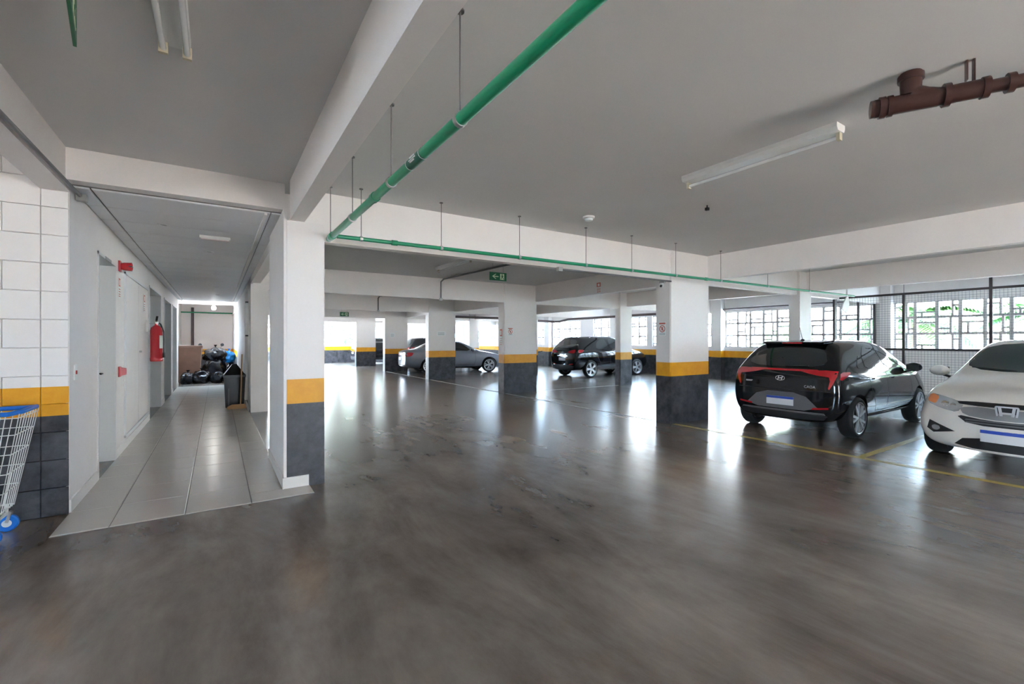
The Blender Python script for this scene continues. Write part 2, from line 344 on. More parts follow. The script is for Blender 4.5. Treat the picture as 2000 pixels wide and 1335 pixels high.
# concrete block wall left of the corridor: core + individual blocks
bw = struct(B(-8, -1.06, 5.235, 5.42, 0, ZS).build('wall_blocks', 'band'), 'painted concrete block wall with yellow stripe')
BC = {}
zc = 0; r = 0
while zc < ZS - .02:
    h = min(.232, ZS - zc); x = -1.042; ws_ = [.17, .22] if r % 2 == 0 else [.17, .42]
    i = 0
    while x > -3.2:
        wd = ws_[i] if i < 2 else .43
        k = (round(wd, 3), round(h, 3))
        if k not in BC:
            g = .003; b = .004; W_, Hh = wd - g, h - g
            q = MB(); q.add([(0, .02, 0), (W_, .02, 0), (W_, .02, Hh), (0, .02, Hh), (b * 0, 0 + b, 0), (W_, b, 0), (W_, b, Hh), (0, b, Hh), (b, 0, b), (W_ - b, 0, b), (W_ - b, 0, Hh - b), (b, 0, Hh - b)],
                [(0, 1, 2, 3), (8, 9, 10, 11)] + [(j, (j + 1) % 4, 4 + (j + 1) % 4, 4 + j) for j in range(4)] + [(4 + j, 4 + (j + 1) % 4, 8 + (j + 1) % 4, 8 + j) for j in range(4)])
            BC[k] = q.mesh('block', 'band')
        link('block', BC[k], bw, (x - wd + .002, 5.217, zc + .002)); x -= wd; i += 1
    zc += .232; r += 1
# right side of the corridor
mb = MB(); mb.box(.545, .57, 4.932, 6.36, 0, 2.74); mb.box(.57, .60, 5.4, 6.36, 0, 2.74); mb.box(.6, .9, 5.4, 6.36, 0, 2.62)
mb.box(.57, .88, 10.58, 11.65, 0, 2.74); mb.box(.57, .88, 12.9, 18, 0, 2.74); mb.box(.57, .6, 6.36, 12.9, 2.6, 2.74)
struct(mb.build('wall_corridor', 'white'), 'white wall pieces and openings on the garage side of corridor')
sk = MB()
for a, b in ((4.91, 6.36), (10.6, 11.65), (12.9, 17.6)): sk.box(.533, .545, a, b, .009, .115)
sk.box(.533, .77, 4.918, 4.932, .009, .115)
struct(sk.build('baseboard_right', 'skirt'), 'pale tile skirting round the corner column')
cc = struct(B(-1.04, .6, 5.2, 17.7, 2.75, 2.78).build('ceiling_corridor', 'grout'), 'panelled corridor ceiling')
PM = slab_mesh(1.355, .586, .014, .006, 'panel'); PS = slab_mesh(.122, .586, .014, .006, 'panel')
for i in range(21):
    for me, x in ((PM, -.90), (PS, -1.035), (PS, .463)):
        o = link('panel', me, cc, (x, 5.2 + i * .596 + .590, 2.75), (PI, 0, 0))
cb = MB(); cb.box(.40, .425, 5.2, 17.7, 2.715, 2.738); tag(cb.build('cable_duct', 'white'), 'white cable duct along the corridor ceiling by the openings', 'cable duct')
cb = MB(); cb.box(-.95, -.93, 9.5, 17.7, 2.718, 2.738); tag(cb.build('cable_duct', 'white'), 'white cable duct along the corridor ceiling by the doors', 'cable duct')
for i, (x, y) in enumerate(((-.5, 6.35), (-.1, 7.9), (-.05, 10.6), (-.02, 13.0), (0, 15.2))):
    t = empty('downlight', (x, y, 2.738)); tag(t, 'small recessed downlight in the corridor ceiling', 'light', 'corridor downlights')
    MB().lathe([(.035, 0), (.06, 0), (.06, -.008), (.035, -.008), (.035, 0)], 16).build('ring', 'frame', t, True); MB().lathe([(0, -.002), (.034, -.002)], 16).build('lens', 'gprint', t)
t = empty('ceiling_lamp', (-.02, 6.75, 2.738)); tag(t, 'flat rectangular lamp on the corridor ceiling', 'light')
B(-.16, .16, -.06, .06, -.035, 0).build('housing', 'fix', t); B(-.145, .145, -.045, .045, -.045, -.034).build('diffuser', 'pinkw', t)
# light court at the corridor end, walls raised out of view to block sun
mb = B(-1.35, .62, 25.2, 25.45, 0, 8)
struct(mb.build('wall_court_end', 'band'), 'pale end wall of the light court behind the rubbish')
mb = B(-1.6, -1.35, 18, 20.2, 0, 8); mb.box(-1.6, -1.35, 21.6, 25.45, 0, 8); mb.box(-1.6, -1.35, 20.2, 21.6, 0, 1.2); mb.box(-1.6, -1.35, 20.2, 21.6, 2.3, 8)
struct(mb.build('wall_court_left', 'band'), 'light court side wall with window beside the waste container')
mb = B(.62, .9, 18, 21, 0, 8); mb.box(.62, .9, 22.2, 25.45, 0, 8); mb.box(.62, .9, 21, 22.2, 0, 1.1); mb.box(.62, .9, 21, 22.2, 2.2, 8)
struct(mb.build('wall_court_right', 'band'), 'light court side wall on the garage side')
struct(B(-1.6, .9, 17.75, 18.0, 3.3, 8).build('wall_court_sunblock', 'white'), 'unseen wall added over the corridor mouth to keep sun out')  # unseen, added above the slab so direct sun misses the court
beam(-1.35, .62, 19.6, 19.75, 2.75, 'slim beam over the light court'); 
tag(MB().tube([(-.93, 25.12, 0), (-.93, 25.12, 2.95)], .055, 12).build('drain_pipe', 'dkpipe', None, True), 'dark vertical drain pipe on the court end wall', 'pipe')
tag(MB().tube([(-1.35, 24.9, 2.72), (.62, 24.9, 2.72)], .03, 10).build('pipe', 'green', None, True), 'green pipe crossing the light court', 'pipe')

# ------------------------------------------------------------------ green sprinkler pipes with hangers
def pipe_run(name, lab, pts, r, hang, coupl, m='green'):
    root = empty(name, pts[0]); tag(root, lab, 'pipe'); O = Vector(pts[0])
    MB().tube([Vector(p) - O for p in pts], r, 14).build('pipe', m, root, True)
    for h in hang:
        p = Vector(h) - O; hm = MB(); hm.tube([p + Vector((0, 0, r)), p + Vector((0, 0, ZS - h[2]))], .004, 6); hm.lathe([(0, 0), (.02, 0), (.02, -.01), (0, -.01)], 10, c=(p.x, p.y, ZS - h[2] + p.z)); hm.build('hanger_rod', 'conduit', root)
        d = Vector(pts[1]) - O; ax = 'y' if abs(d.y) > abs(d.x) else 'x'
        MB().lathe([(r + .001, -.014), (r + .006, -.014), (r + .006, .014), (r + .001, .014)], 14, axis=ax, c=p).build('clamp', 'steel', root, True)
    for c_ in coupl:
        p = Vector(c_) - O; d = Vector(pts[1]) - O; ax = 'y' if abs(d.y) > abs(d.x) else 'x'
        MB().lathe([(r, -.03), (r + .007, -.03), (r + .007, .03), (r, .03)], 14, axis=ax, c=p).build('coupling', m, root, True)
    return root
g1 = pipe_run('sprinkler_pipe', 'thick green pipe hung on rods beside the near beam', [(.97, -6, 2.5), (.97, 4.98, 2.5)], .030, [(.97, y, 2.5) for y in (-3, -.2, 1.95, 2.97, 4.0, 4.9)], [(.97, 3.35, 2.5), (.97, 4.8, 2.5)])
lb = MB().lathe([(.031, 2.40), (.0315, 2.40), (.0315, 2.62), (.031, 2.62)], 14, axis='y', c=(0, 6, 0)); lb.build('label_band', 'label', g1, True)
for yy in (8.41, 8.61):
    fm = MB(); fm.lathe([(.032, yy), (.0325, yy), (.0325, yy + .006), (.032, yy + .006)], 14, axis='y'); fm.build('label_edge', 'pwhite', g1)
for zz, hl in ((.010, .035), (-.004, .05), (-.016, .03)): B(-.0335, -.028, 8.51 - hl, 8.51 + hl, zz - .003, zz + .003).build('label_print', 'pwhite', g1)
pipe_run('sprinkler_pipe', 'slim green pipe hung along the cross beam', [(1.012, 4.8, 2.5), (12.6, 4.62, 2.5)], .021, [(x, 4.8 - (x - .97) * .0155, 2.5) for x in (1.25, 2.14, 3.2, 4.3, 5.2, 6.2, 7.4, 8.9, 10.5, 12.2)], [(1.6, 4.79, 2.5), (7.0, 4.71, 2.5)])
# conduits
def conduit(lab, pts, r, m='conduit', box=None):
    root = empty('conduit', pts[0]); tag(root, lab, 'conduit'); O = Vector(pts[0])
    MB().tube([Vector(p) - O for p in pts], r, 10).build('tube', m, root, True)
    for b in box or []:
        p = Vector(b) - O; MB().box(p.x - .035, p.x + .035, p.y - .03, p.y + .03, p.z - .03, p.z + .03).build('junction_box', 'steel', root)
conduit('grey conduit along the left beam ending in a box', [(-1.0, -4, 2.66), (-1.0, 5.36, 2.71)], .014, box=[(-.995, 5.40, 2.70)])
conduit('short grey conduit rising to the corridor ceiling', [(-1.0, 5.40, 2.73), (-1.0, 5.40, 2.745)], .012)
conduit('dark conduit bending from ceiling down the second cross beam', [(4.97, 7.5, 2.99), (4.75, 10.45, 2.99), (4.72, 10.56, 2.93), (4.72, 10.57, 2.52)], .02, box=[(4.72, 10.57, 2.49)])
conduit('dark conduit bending from ceiling down the third cross beam', [(5.03, 14.6, 2.99), (4.74, 15.78, 2.99), (4.72, 15.87, 2.93), (4.72, 15.87, 2.52)], .02, box=[(4.72, 15.87, 2.49)])
conduit('grey conduit under the slim green pipe', [(4.1, 5.08, 2.47), (6.55, 5.08, 2.47)], .014, box=[(4.1, 5.08, 2.47)])
tag(MB().tube([(7.9, 17.2, 2.45), (10.5, 17.2, 2.44), (13.6, 17.2, 2.36), (13.65, 16.9, 2.36), (13.65, 16.3, 2.44), (13.65, 15.8, 2.44), (13.65, 11, 2.44)], .05, 10).build('drain_pipe', 'dkpipe', None, True), 'dark brown drain pipe with a kink above the black SUV', 'pipe')
tag(MB().tube([(15.9, 5.3, 2.62), (15.9, 10.2, 2.62)], .025, 8).build('pipe', 'dkpipe', None, True), 'thin dark pipe above the lattice window behind hatchback', 'pipe')
# big brown waste pipe on ceiling
bp = empty('waste_pipe', (3.42, .97, ZS - .001)); tag(bp, 'dark brown plastic waste pipe with tee fitting under the ceiling', 'pipe')
dv = Vector((.30, -.57, .0)).normalized()
def P_(t, z=-.17): return (dv.x * t, dv.y * t, z)
MB().tube([P_(-.17), P_(.12)], .052, 16).build('tee_body', 'brown', bp, True)
for i, (a, b, rr) in enumerate(((-.19, -.165, .05), (-.15, -.12, .062), (-.11, -.085, .060), (.14, .17, .064), (.30, .33, .058), (.40, .43, .052))): MB().tube([P_(a), P_(b)], rr, 16).build('collar', 'brown', bp, True)
MB().tube([P_(.10), P_(.33)], .050, 16).build('sleeve', 'brown', bp, True); MB().tube([P_(.3), P_(2.6)], .036, 16).build('pipe', 'brown', bp, True)
MB().tube([(0, 0, -.13), (0, 0, -.06), (0, 0, 0)], [.048, .052, .052], 16).build('riser', 'brown', bp, True); MB().tube([(0, 0, -.045), (0, 0, -.012)], .062, 16).build('riser_collar', 'brown', bp, True)
MB().tube([(0, 0, -.12), (dv.x * .06, dv.y * .06, -.15), (dv.x * .12, dv.y * .12, -.17)], .05, 12).build('bend', 'brown', bp, True)
hb = MB(); hb.bar(P_(.24, -.11), P_(.24, 0), .03, .008, up=dv); hb.bar(P_(.27, -.13), P_(.27, 0), .03, .008, up=dv); hb.build('strap', 'brown', bp)

# ------------------------------------------------------------------ ceiling fittings
def batten(loc, ln, lab, rz=0, tubes=(.0,)):
    r = empty('fluorescent_fixture', loc, rz); tag(r, lab, 'light fixture'); h = ln / 2
    hb = MB(); hb.prism([(-.065, 0), (.065, 0), (.065, -.03), (.05, -.055), (-.05, -.055), (-.065, -.03)], 'y', -h, h); hb.build('housing', 'fix', r)
    for x in tubes:
        MB().tube([(x, -h + .03, -.088), (x, h - .03, -.088)], .014, 12).build('tube', 'tube', r, True)
        for s_ in (-1, 1): B(x - .02, x + .02, s_ * (h - .02) - .012, s_ * (h - .02) + .012, -.11, -.05).build('lamp_holder', 'socket', r)
batten((3.79, 2.12, ZS), 1.30, 'single tube white fluorescent batten near the brown waste pipe', 0, (.02,))
batten((-.18, 2.3, ZS), 1.25, 'twin tube fluorescent batten above the corridor approach', 0, (-.05, .05))
batten((3.98, 8.3, ZS), 1.5, 'white fluorescent batten beyond the green pipe', 0, (0,))
batten((4.0, 13.2, ZS), 1.5, 'white fluorescent batten in the third ceiling bay', 0, (0,))
sdm = empty('smoke_detector', (3.95, 4.31, ZS)); tag(sdm, 'round white smoke detector on the ceiling', 'smoke detector')
MB().lathe([(0, 0), (.075, 0), (.075, -.018), (.055, -.03)], 20).build('base', 'fix', sdm, True); MB().lathe([(.055, -.028), (.05, -.05), (.03, -.058), (0, -.058)], 20).build('head', 'pwhite', sdm, True)
sn = empty('ceiling_hook', (4.77, 3.2, ZS)); tag(sn, 'small black ceiling bracket near the batten', 'bracket'); MB().tube([(0, 0, 0), (0, 0, -.03)], .008, 8).build('stem', 'black', sn); B(-.018, .018, -.018, .018, -.06, -.028).build('block', 'black', sn)

# signs -------------------------------------------------------------
def exit_sign(loc, rz, wd, ht, lab, detail=True, rod=None):
    r = empty('exit_sign', loc, rz); tag(r, lab, 'sign')
    B(-wd / 2, wd / 2, -.006, .006, -ht / 2, ht / 2).build('board', 'signg', r)
    for sg in ((-1, 1) if detail else (-1,)):
        y0, y1 = (-.008, -.006) if sg < 0 else (.006, .008)
        a = MB(); k = ht
        a.prism([(-.36 * wd, 0), (-.17 * wd, .30 * k), (-.11 * wd, .30 * k), (-.25 * wd, .06 * k), (.02 * wd, .06 * k), (.02 * wd, -.06 * k), (-.25 * wd, -.06 * k), (-.11 * wd, -.30 * k), (-.17 * wd, -.30 * k)], 'y', y0, y1); a.build('arrow', 'glow', r)
        d = MB(); x0 = .11 * wd; x1 = .36 * wd
        d.box(x0, x1, y0, y1, -.36 * k, .36 * k); dd = d.build('doorway', 'glow', r)
        e = MB(); yy0, yy1 = (-.0095, -.008) if sg < 0 else (.008, .0095); cx_ = .235 * wd
        e.lathe([(0, yy0), (.07 * k, yy0), (.07 * k, yy1), (0, yy1)], 12, axis='y', c=(cx_, 0, .26 * k))
        yc = (yy0 + yy1) / 2
        for p, q, t_ in (((cx_, .17), (cx_ + .02 * wd, -.05), .15), ((cx_ - .01 * wd, .14), (cx_ - .085 * wd, .02), .06), ((cx_ + .01 * wd, .14), (cx_ + .085 * wd, .08), .06), ((cx_ + .02 * wd, -.05), (cx_ - .06 * wd, -.16), .08), ((cx_ - .06 * wd, -.16), (cx_ - .07 * wd, -.34), .07), ((cx_ + .02 * wd, -.05), (cx_ + .095 * wd, -.33), .08)):
            e.bar((p[0], yc, p[1] * k), (q[0], yc, q[1] * k), t_ * k, .0015, up=(0, 1, 0))
        e.build('running_figure', 'signg', dd)
    for x in (-.3 * wd, .3 * wd): MB().tube([(x, 0, ht / 2), (x, 0, rod)], .002, 5).build('hanger', 'conduit', r)
exit_sign((4.60, 7.6, 2.70), 0, .38, .16, 'green exit sign with left arrow and running figure', True, ZS - 2.70)
exit_sign((4.2, 18.6, 2.49), 0, .34, .17, 'small distant green exit sign under the beams', True, ZS - 2.49)
exit_sign((-.47, 2.36, 2.81), math.radians(98), .60, .20, 'green exit sign hanging edge-on above the corridor approach', True, ZS - 2.81)
def notice(loc, rz, wd, ht, lab, style, name='notice'):
    r = empty(name, loc, rz); tag(r, lab, 'sign')           # front faces local -y
    B(-wd / 2, wd / 2, -.003, 0, -ht / 2, ht / 2).build('sheet', 'pwhite', r)
    y = -.0045
    if style == 'ban':
        B(-wd * .45, wd * .45, y, -.003, ht * .33, ht * .45).build('heading', 'rprint', r)
        MB().lathe([(wd * .32, y), (wd * .42, y), (wd * .42, -.003), (wd * .32, -.003)], 24, axis='y').build('ring', 'rprint', r)
        f = MB(); f.bar((-wd * .26, -.0038, wd * .26), (wd * .26, -.0038, -wd * .26), wd * .08, .001, up=(0, 1, 0)); f.box(-wd * .12, wd * .12, y, -.003, -wd * .2, wd * .2); f.build('symbol', 'rprint', r)
        for k in (-.34, -.42): B(-wd * .42, wd * .42, y, -.003, ht * k - .004, ht * k + .004).build('text_line', 'gprint', r)
    elif style == 'red':
        B(-wd * .42, wd * .42, y, -.003, ht * .05, ht * .45).build('pictogram', 'rprint', r)
        B(-wd * .2, wd * .2, -.006, -.0045, ht * .12, ht * .36).build('symbol', 'pwhite', r)
        for k in (-.08, -.2, -.32, -.42): B(-wd * .4, wd * .4, y, -.003, ht * k - .006, ht * k + .006).build('text_line', 'rprint', r)
    else:
        for k in (.25, .05, -.15, -.32): B(-wd * .4, wd * .4, y, -.003, ht * k - .006, ht * k + .006).build('text_line', 'gprint', r)
notice((6.597, 5.30, 1.66), -PI / 2, .15, .24, 'red ban notice on the camera column', 'ban')
notice((6.80, 10.578, 1.70), 0, .16, .22, 'small red notice on the second wide column', 'ban')
notice((6.597, 10.74, 1.55), -PI / 2, .14, .5, 'faded red notice on the side of the second wide column', 'red')
notice((7.1, 15.877, 1.72), 0, .34, .16, 'pale paper notice on the third wide column', 'text')
notice((6.95, 21.12, 1.72), 0, .2, .2, 'pale paper notice on the fourth wide column', 'text')
notice((7.655, 8.0, 2.72), -PI / 2, .16, .26, 'small red notice stuck on the long beam', 'red')
notice((-1.037, 7.52, 2.12), PI / 2, .13, .26, 'red fire sign under the siren', 'red')
notice((-1.024, 9.75, 2.08), PI / 2, .16, .30, 'red fire sign on the shaft door above extinguisher', 'red')
# siren, call point, switch, extinguisher, emergency light, camera
s = empty('alarm_siren', (-1.04, 7.52, 2.39)); tag(s, 'red alarm siren on the corridor wall beside the door', 'siren')
B(0, .02, -.06, .06, -.065, .065).build('backplate', 'redp', s); MB().lathe([(.04, .02), (.05, .05), (.055, .13), (.045, .13), (.03, .06), (0, .06)], 18, axis='x').build('horn', 'red', s, True); B(.1, .133, -.056, .056, -.006, .006).build('stripe', 'black', s)
s = empty('call_point', (-1.04, 7.52, 1.06)); tag(s, 'red fire call point box low on the corridor wall', 'call point')
B(0, .015, -.06, .06, -.065, .065).build('backplate', 'redp', s); q = MB(); q.add([(.015, -.05, -.055), (.015, .05, -.055), (.015, .05, .055), (.015, -.05, .055), (.07, -.04, -.04), (.07, .04, -.04), (.07, .04, .04), (.07, -.04, .04)], [(4, 5, 6, 7), (0, 1, 5, 4), (1, 2, 6, 5), (2, 3, 7, 6), (3, 0, 4, 7), (3, 2, 1, 0)]); q.build('box', 'redp', s); B(.07, .073, -.02, .02, -.02, .02).build('glass', 'redp', s)
s = empty('light_switch', (-1.04, 5.40, 1.175)); tag(s, 'white switch plate with red button by the wall corner', 'switch')
B(0, .008, -.04, .04, -.065, .065).build('plate', 'pwhite', s); B(.008, .014, -.014, .014, -.016, .016).build('button', 'red', s)
fx = empty('fire_extinguisher', (-.868, 9.8, 1.10)); tag(fx, 'large red fire extinguisher hanging on the corridor wall', 'fire extinguisher')
MB().lathe([(0, 0), (.085, 0), (.09, .02), (.09, .06), (.086, .065), (.086, .52), (.075, .57), (.04, .605), (.022, .615), (.022, .65), (0, .65)], 28).build('cylinder', 'red', fx, True)
MB().lathe([(.0, .64), (.03, .64), (.03, .68), (0, .68)], 14).build('valve', 'steel', fx, True)
hh = MB(); hh.bar((0, 0, .68), (.02, -.10, .76), .03, .014); hh.bar((0, 0, .67), (.01, -.12, .69), .028, .012); hh.build('lever', 'black', fx)
MB().tube([(0, .02, .66), (.05, .08, .64), (.095, .06, .5), (.10, .03, .15)], .011, 8).build('hose', 'black', fx, True); MB().tube([(.10, .03, .15), (.10, .03, .06)], [.014, .02], 8).build('nozzle', 'black', fx, True)
lb = MB()
for k in range(9):
    a0 = -1.9 + k * .12 + .9; a1 = a0 + .12; R_ = .0875
    lb.add([(R_ * math.cos(a0), R_ * math.sin(a0), .22), (R_ * math.cos(a1), R_ * math.sin(a1), .22), (R_ * math.cos(a1), R_ * math.sin(a1), .44), (R_ * math.cos(a0), R_ * math.sin(a0), .44)], [(0, 1, 2, 3)])
lbo = lb.build('label', 'pwhite', fx); 
bk = MB(); bk.box(-.14, -.10, -.03, .03, .5, .7); bk.bar((-.12, 0, .64), (0, 0, .64), .02, .006); bk.build('bracket', 'steel', fx)
el = empty('emergency_light', (.53, 10.9, 1.9)); tag(el, 'slim emergency light unit on the corridor pilaster', 'light fixture')
B(-.03, .015, -.07, .07, -.33, .33).build('housing', 'fix', el)
for y_ in (-.03, .03): MB().tube([(-.04, y_, -.29), (-.04, y_, .29)], .012, 8).build('tube', 'tube', el, True)
B(-.04, .01, -.05, .05, .33, .36).build('end_cap', 'black', el); B(-.04, .01, -.05, .05, -.36, -.33).build('end_cap', 'black', el)
cv = empty('security_camera', (6.6, 5.28, 2.44)); tag(cv, 'small white dome camera on the wide column', 'camera')
B(-.05, 0, -.05, .05, .02, .06).build('mount', 'steel', cv); MB().lathe([(0, .03), (.03, .03), (.04, 0), (.038, -.03), (.02, -.05), (0, -.055)], 16, c=(-.05, 0, -.01)).build('housing', 'fix', cv, True)
MB().tube([(-.07, -.01, -.025), (-.105, -.03, -.04)], .02, 12).build('lens', 'black', cv, True)
bl = empty('lamp_bulb', (-.1, 19.67, 2.75)); tag(bl, 'small round lit lamp under the court beam', 'light'); MB().lathe([(0, 0), (.04, 0), (.04, -.05), (0, -.05)], 12).build('base', 'fix', bl, True)
MB().lathe([(.03, -.05), (.07, -.09), (.075, -.13), (.05, -.18), (0, -.195)], 14).build('globe', 'bulb', bl, True)

# ------------------------------------------------------------------ wire fence enclosure
def fence(o, ang, ln, posts, lab, group=None):
    r = empty('wire_fence', o, ang); tag(r, lab, 'fence', group); H_ = 2.52
    for p in posts: B(p - .025, p + .025, -.025, .025, 0, H_ + (.28 if p in posts[2:3] else 0)).build('post', 'post', r)
    for z in (.05, 1.25, H_): B(0, ln, -.02, .02, z - .025, z + .025).build('rail', 'post', r)
    wm = MB(); n = int(ln / .055)
    for i in range(1, n): wm.bar((i * ln / n, 0, .05), (i * ln / n, 0, H_), .0035)
    for i in range(1, 45): wm.bar((0, .003, .05 + i * .055), (ln, .003, .05 + i * .055), .0035)
    wm.build('wire_mesh', 'wire', r)['kind'] = 'stuff'
    for x in [ln * (k + .5) / 4 for k in range(4)]: MB().tube([(x, 0, H_), (x, 0, ZS)], .006, 6).build('stay', 'conduit', r)
fence((13.2, 5.27, 0), -PI / 2, 11.2, [.0, 1.40, 2.80, 4.2, 5.6, 7.0, 8.4, 9.8], 'long brown framed wire fence behind the black and white cars')
fence((13.235, 5.27, 0), 0, 2.5, [.03, 1.4, 2.47], 'short brown wire fence return to the outer wall')
pn = empty('shade_panel', (12.55, 4.75, 2.5)); tag(pn, 'pale grey tilted panel hanging at the fence corner', 'panel')
q = MB(); q.prism([(0, 0), (.06, .02), (.12, -.18), (.02, -.42), (-.26, -.30), (-.22, -.2)], 'y', -.01, .01); q.build('plate', 'frame', pn); MB().tube([(.03, 0, 0), (.03, 0, .52)], .006, 6).build('stem', 'steel', pn)

# ------------------------------------------------------------------ cars
def ring(row, front=False):
    xl, xu, zb, wb, wm, zm, zs, wsd, zt, wt = row
    lx = lambda t: xl + (xu - xl) * t
    pts = [(xl, wb * .55, zb), (xl, wb, zb + .03), (xl, wm, zm), (lx(.05), wsd + .012, zs - .05), (lx(.1), wsd - .015, zs + .015)]
    j6 = (xu, wt, zt - .03)
    p4 = pts[4]; pts.append((lx(.5), (p4[1] + wt) / 2 + .02, (p4[2] + j6[2]) / 2)); pts.append(j6); pts.append((xu, wt * .55, zt - .004))
    return (xl, 0, zb), pts, (xu, 0, zt)
def car_body(rows, bulge, wheels, R, cut_w, paint):
    V = []; F = []; rings = []
    for row in rows:
        bc, pts, tc = ring(row); o = len(V)
        V += [bc] + pts + [tc] + [(p[0], -p[1], p[2]) for p in pts[::-1]]
        rings.append(list(range(o, o + 18)))
    for a, b in zip(rings, rings[1:]):
        F += [(a[i], a[(i + 1) % 18], b[(i + 1) % 18], b[i]) for i in range(18)]
    for rg, sg, bl in ((rings[0], -1, bulge[0]), (rings[-1], 1, bulge[1])):
        inner = []
        for j in range(1, 9):
            l = V[rg[j]]; row_ = [rg[j]]
            for fr in (.5, 0, -.5):
                k = bl * (1 - fr * fr) * (1 if j < 5 else .6); V.append((l[0] + sg * k, l[1] * fr, l[2] + (.012 * (1 - fr * fr) if j > 6 else 0))); row_.append(len(V) - 1)
            row_.append(rg[18 - j]); inner.append(row_)
        fs = []
        for a, b in zip(inner, inner[1:]): fs += [(a[i], a[i + 1], b[i + 1], b[i]) for i in range(4)]
        a = inner[0]; fs += [(rg[0], a[0], a[1], a[2]), (rg[0], a[2], a[3], a[4])]
        a = inner[-1]; fs += [(rg[9], a[2], a[1], a[0]), (rg[9], a[4], a[3], a[2])]
        F += fs
    me = bpy.data.meshes.new('body'); me.from_pydata(V, [], F)
    bm = bmesh.new(); bm.from_mesh(me); bmesh.ops.recalc_face_normals(bm, faces=bm.faces); bm.to_mesh(me); bm.free()
    me.materials.append(M[paint]); me.materials.append(M['trim'])
    o = bpy.data.objects.new('tmp_body', me); COL.objects.link(o)
    ss = o.modifiers.new('s', 'SUBSURF'); ss.levels = ss.render_levels = 3
    cut = MB()
    for x in wheels:
        for s_ in (-1, 1): cut.lathe([(0, s_ * cut_w), (R, s_ * cut_w), (R, s_ * 1.3), (0, s_ * 1.3)], 40, 1, 'y', (x, 0, R - .045))
    cm = bpy.data.meshes.new('cut'); cm.from_pydata(cut.v, [], cut.f)
    bm = bmesh.new(); bm.from_mesh(cm); bmesh.ops.remove_doubles(bm, verts=bm.verts, dist=1e-5); bmesh.ops.recalc_face_normals(bm, faces=bm.faces); bm.to_mesh(cm); bm.free()
    cm.materials.append(M[paint]); cm.materials.append(M['trim']); cm.polygons.foreach_set('material_index', [1] * len(cm.polygons))
    co = bpy.data.objects.new('tmp_cut', cm); COL.objects.link(co)
    dg = bpy.context.evaluated_depsgraph_get(); smooth = bpy.data.meshes.new_from_object(o.evaluated_get(dg))
    bvh = BVHTree.FromPolygons([v.co for v in smooth.vertices], [tuple(p.vertices) for p in smooth.polygons])
    bo = o.modifiers.new('b', 'BOOLEAN'); bo.object = co; bo.operation = 'DIFFERENCE'; bo.solver = 'EXACT'
    dg = bpy.context.evaluated_depsgraph_get(); res = bpy.data.meshes.new_from_object(o.evaluated_get(dg))
    bpy.data.objects.remove(o); bpy.data.objects.remove(co)
    res.polygons.foreach_set('use_smooth', [True] * len(res.polygons))
    try: res.set_sharp_from_angle(angle=math.radians(35))
    except Exception: pass
    return res, bvh
def chaikin(poly, n=2):
    for _ in range(n):
        q = []
        for i, p in enumerate(poly):
            nx = poly[(i + 1) % len(poly)]
            q += [(p[0] * .8 + nx[0] * .2, p[1] * .8 + nx[1] * .2), (p[0] * .2 + nx[0] * .8, p[1] * .2 + nx[1] * .8)]
        poly = q
    return poly
def inside(p, poly):
    c = False; n = len(poly)
    for i in range(n):
        a, b = poly[i], poly[i - 1]
        if (a[1] > p[1]) != (b[1] > p[1]) and p[0] < (b[0] - a[0]) * (p[1] - a[1]) / (b[1] - a[1]) + a[0]: c = not c
    return c
def patch(bvh, poly, axis, sgn, off=.004, res=.05, thick=.012, smooth=1):
    if smooth: poly = chaikin(poly, smooth)
    bd = []
    for i, p in enumerate(poly):
        q = poly[(i + 1) % len(poly)]; k = max(1, int(math.dist(p, q) / res + .5))
        bd += [(p[0] + (q[0] - p[0]) * t / k, p[1] + (q[1] - p[1]) * t / k) for t in range(k)]
    n = len(bd); us = [p[0] for p in bd]; vs_ = [p[1] for p in bd]; pts = list(bd)
    u = min(us) + res / 2
    while u < max(us):
        v = min(vs_) + res / 2
        while v < max(vs_):
            if inside((u, v), bd) and min(math.dist((u, v), b) for b in bd) > res * .45: pts.append((u, v))
            v += res
        u += res
    r = delaunay_2d_cdt([Vector(p) for p in pts], [(i, (i + 1) % n) for i in range(n)], [], 1, 1e-6)
    P = []; Nn = []
    for q in r[0]:
        if axis == 'x': o, d = Vector((2 + sgn * 8, q[0], q[1])), Vector((-sgn, 0, 0))
        elif axis == 'y': o, d = Vector((q[0], sgn * 8, q[1])), Vector((0, -sgn, 0))
        else: o, d = Vector((q[0], q[1], 8)), Vector((0, 0, -1))
        h, nn, _, _ = bvh.ray_cast(o, d)
        if h is None:
            h, nn, _, _ = bvh.find_nearest(o + d * (8 if axis != 'z' else 7))
        if nn.dot(d) > 0: nn = -nn
        P.append(h); Nn.append(nn)
    mb = MB(); k = len(P)
    # neighbouring bound of the outline, inset skirt gives the patch its thickness
    cnt = {}
    for f in r[2]:
        for i in range(len(f)):
            e = (f[i], f[(i + 1) % len(f)]); cnt[tuple(sorted(e))] = cnt.get(tuple(sorted(e)), 0) + 1
    sk = [e for e, c in cnt.items() if c == 1]
    mb.add([P[i] + Nn[i] * off for i in range(k)] + [P[i] - Nn[i] * thick for i in range(k)], list(r[2]) + [(a, b, b + k, a + k) for a, b in sk])
    return mb
WHEEL = {}
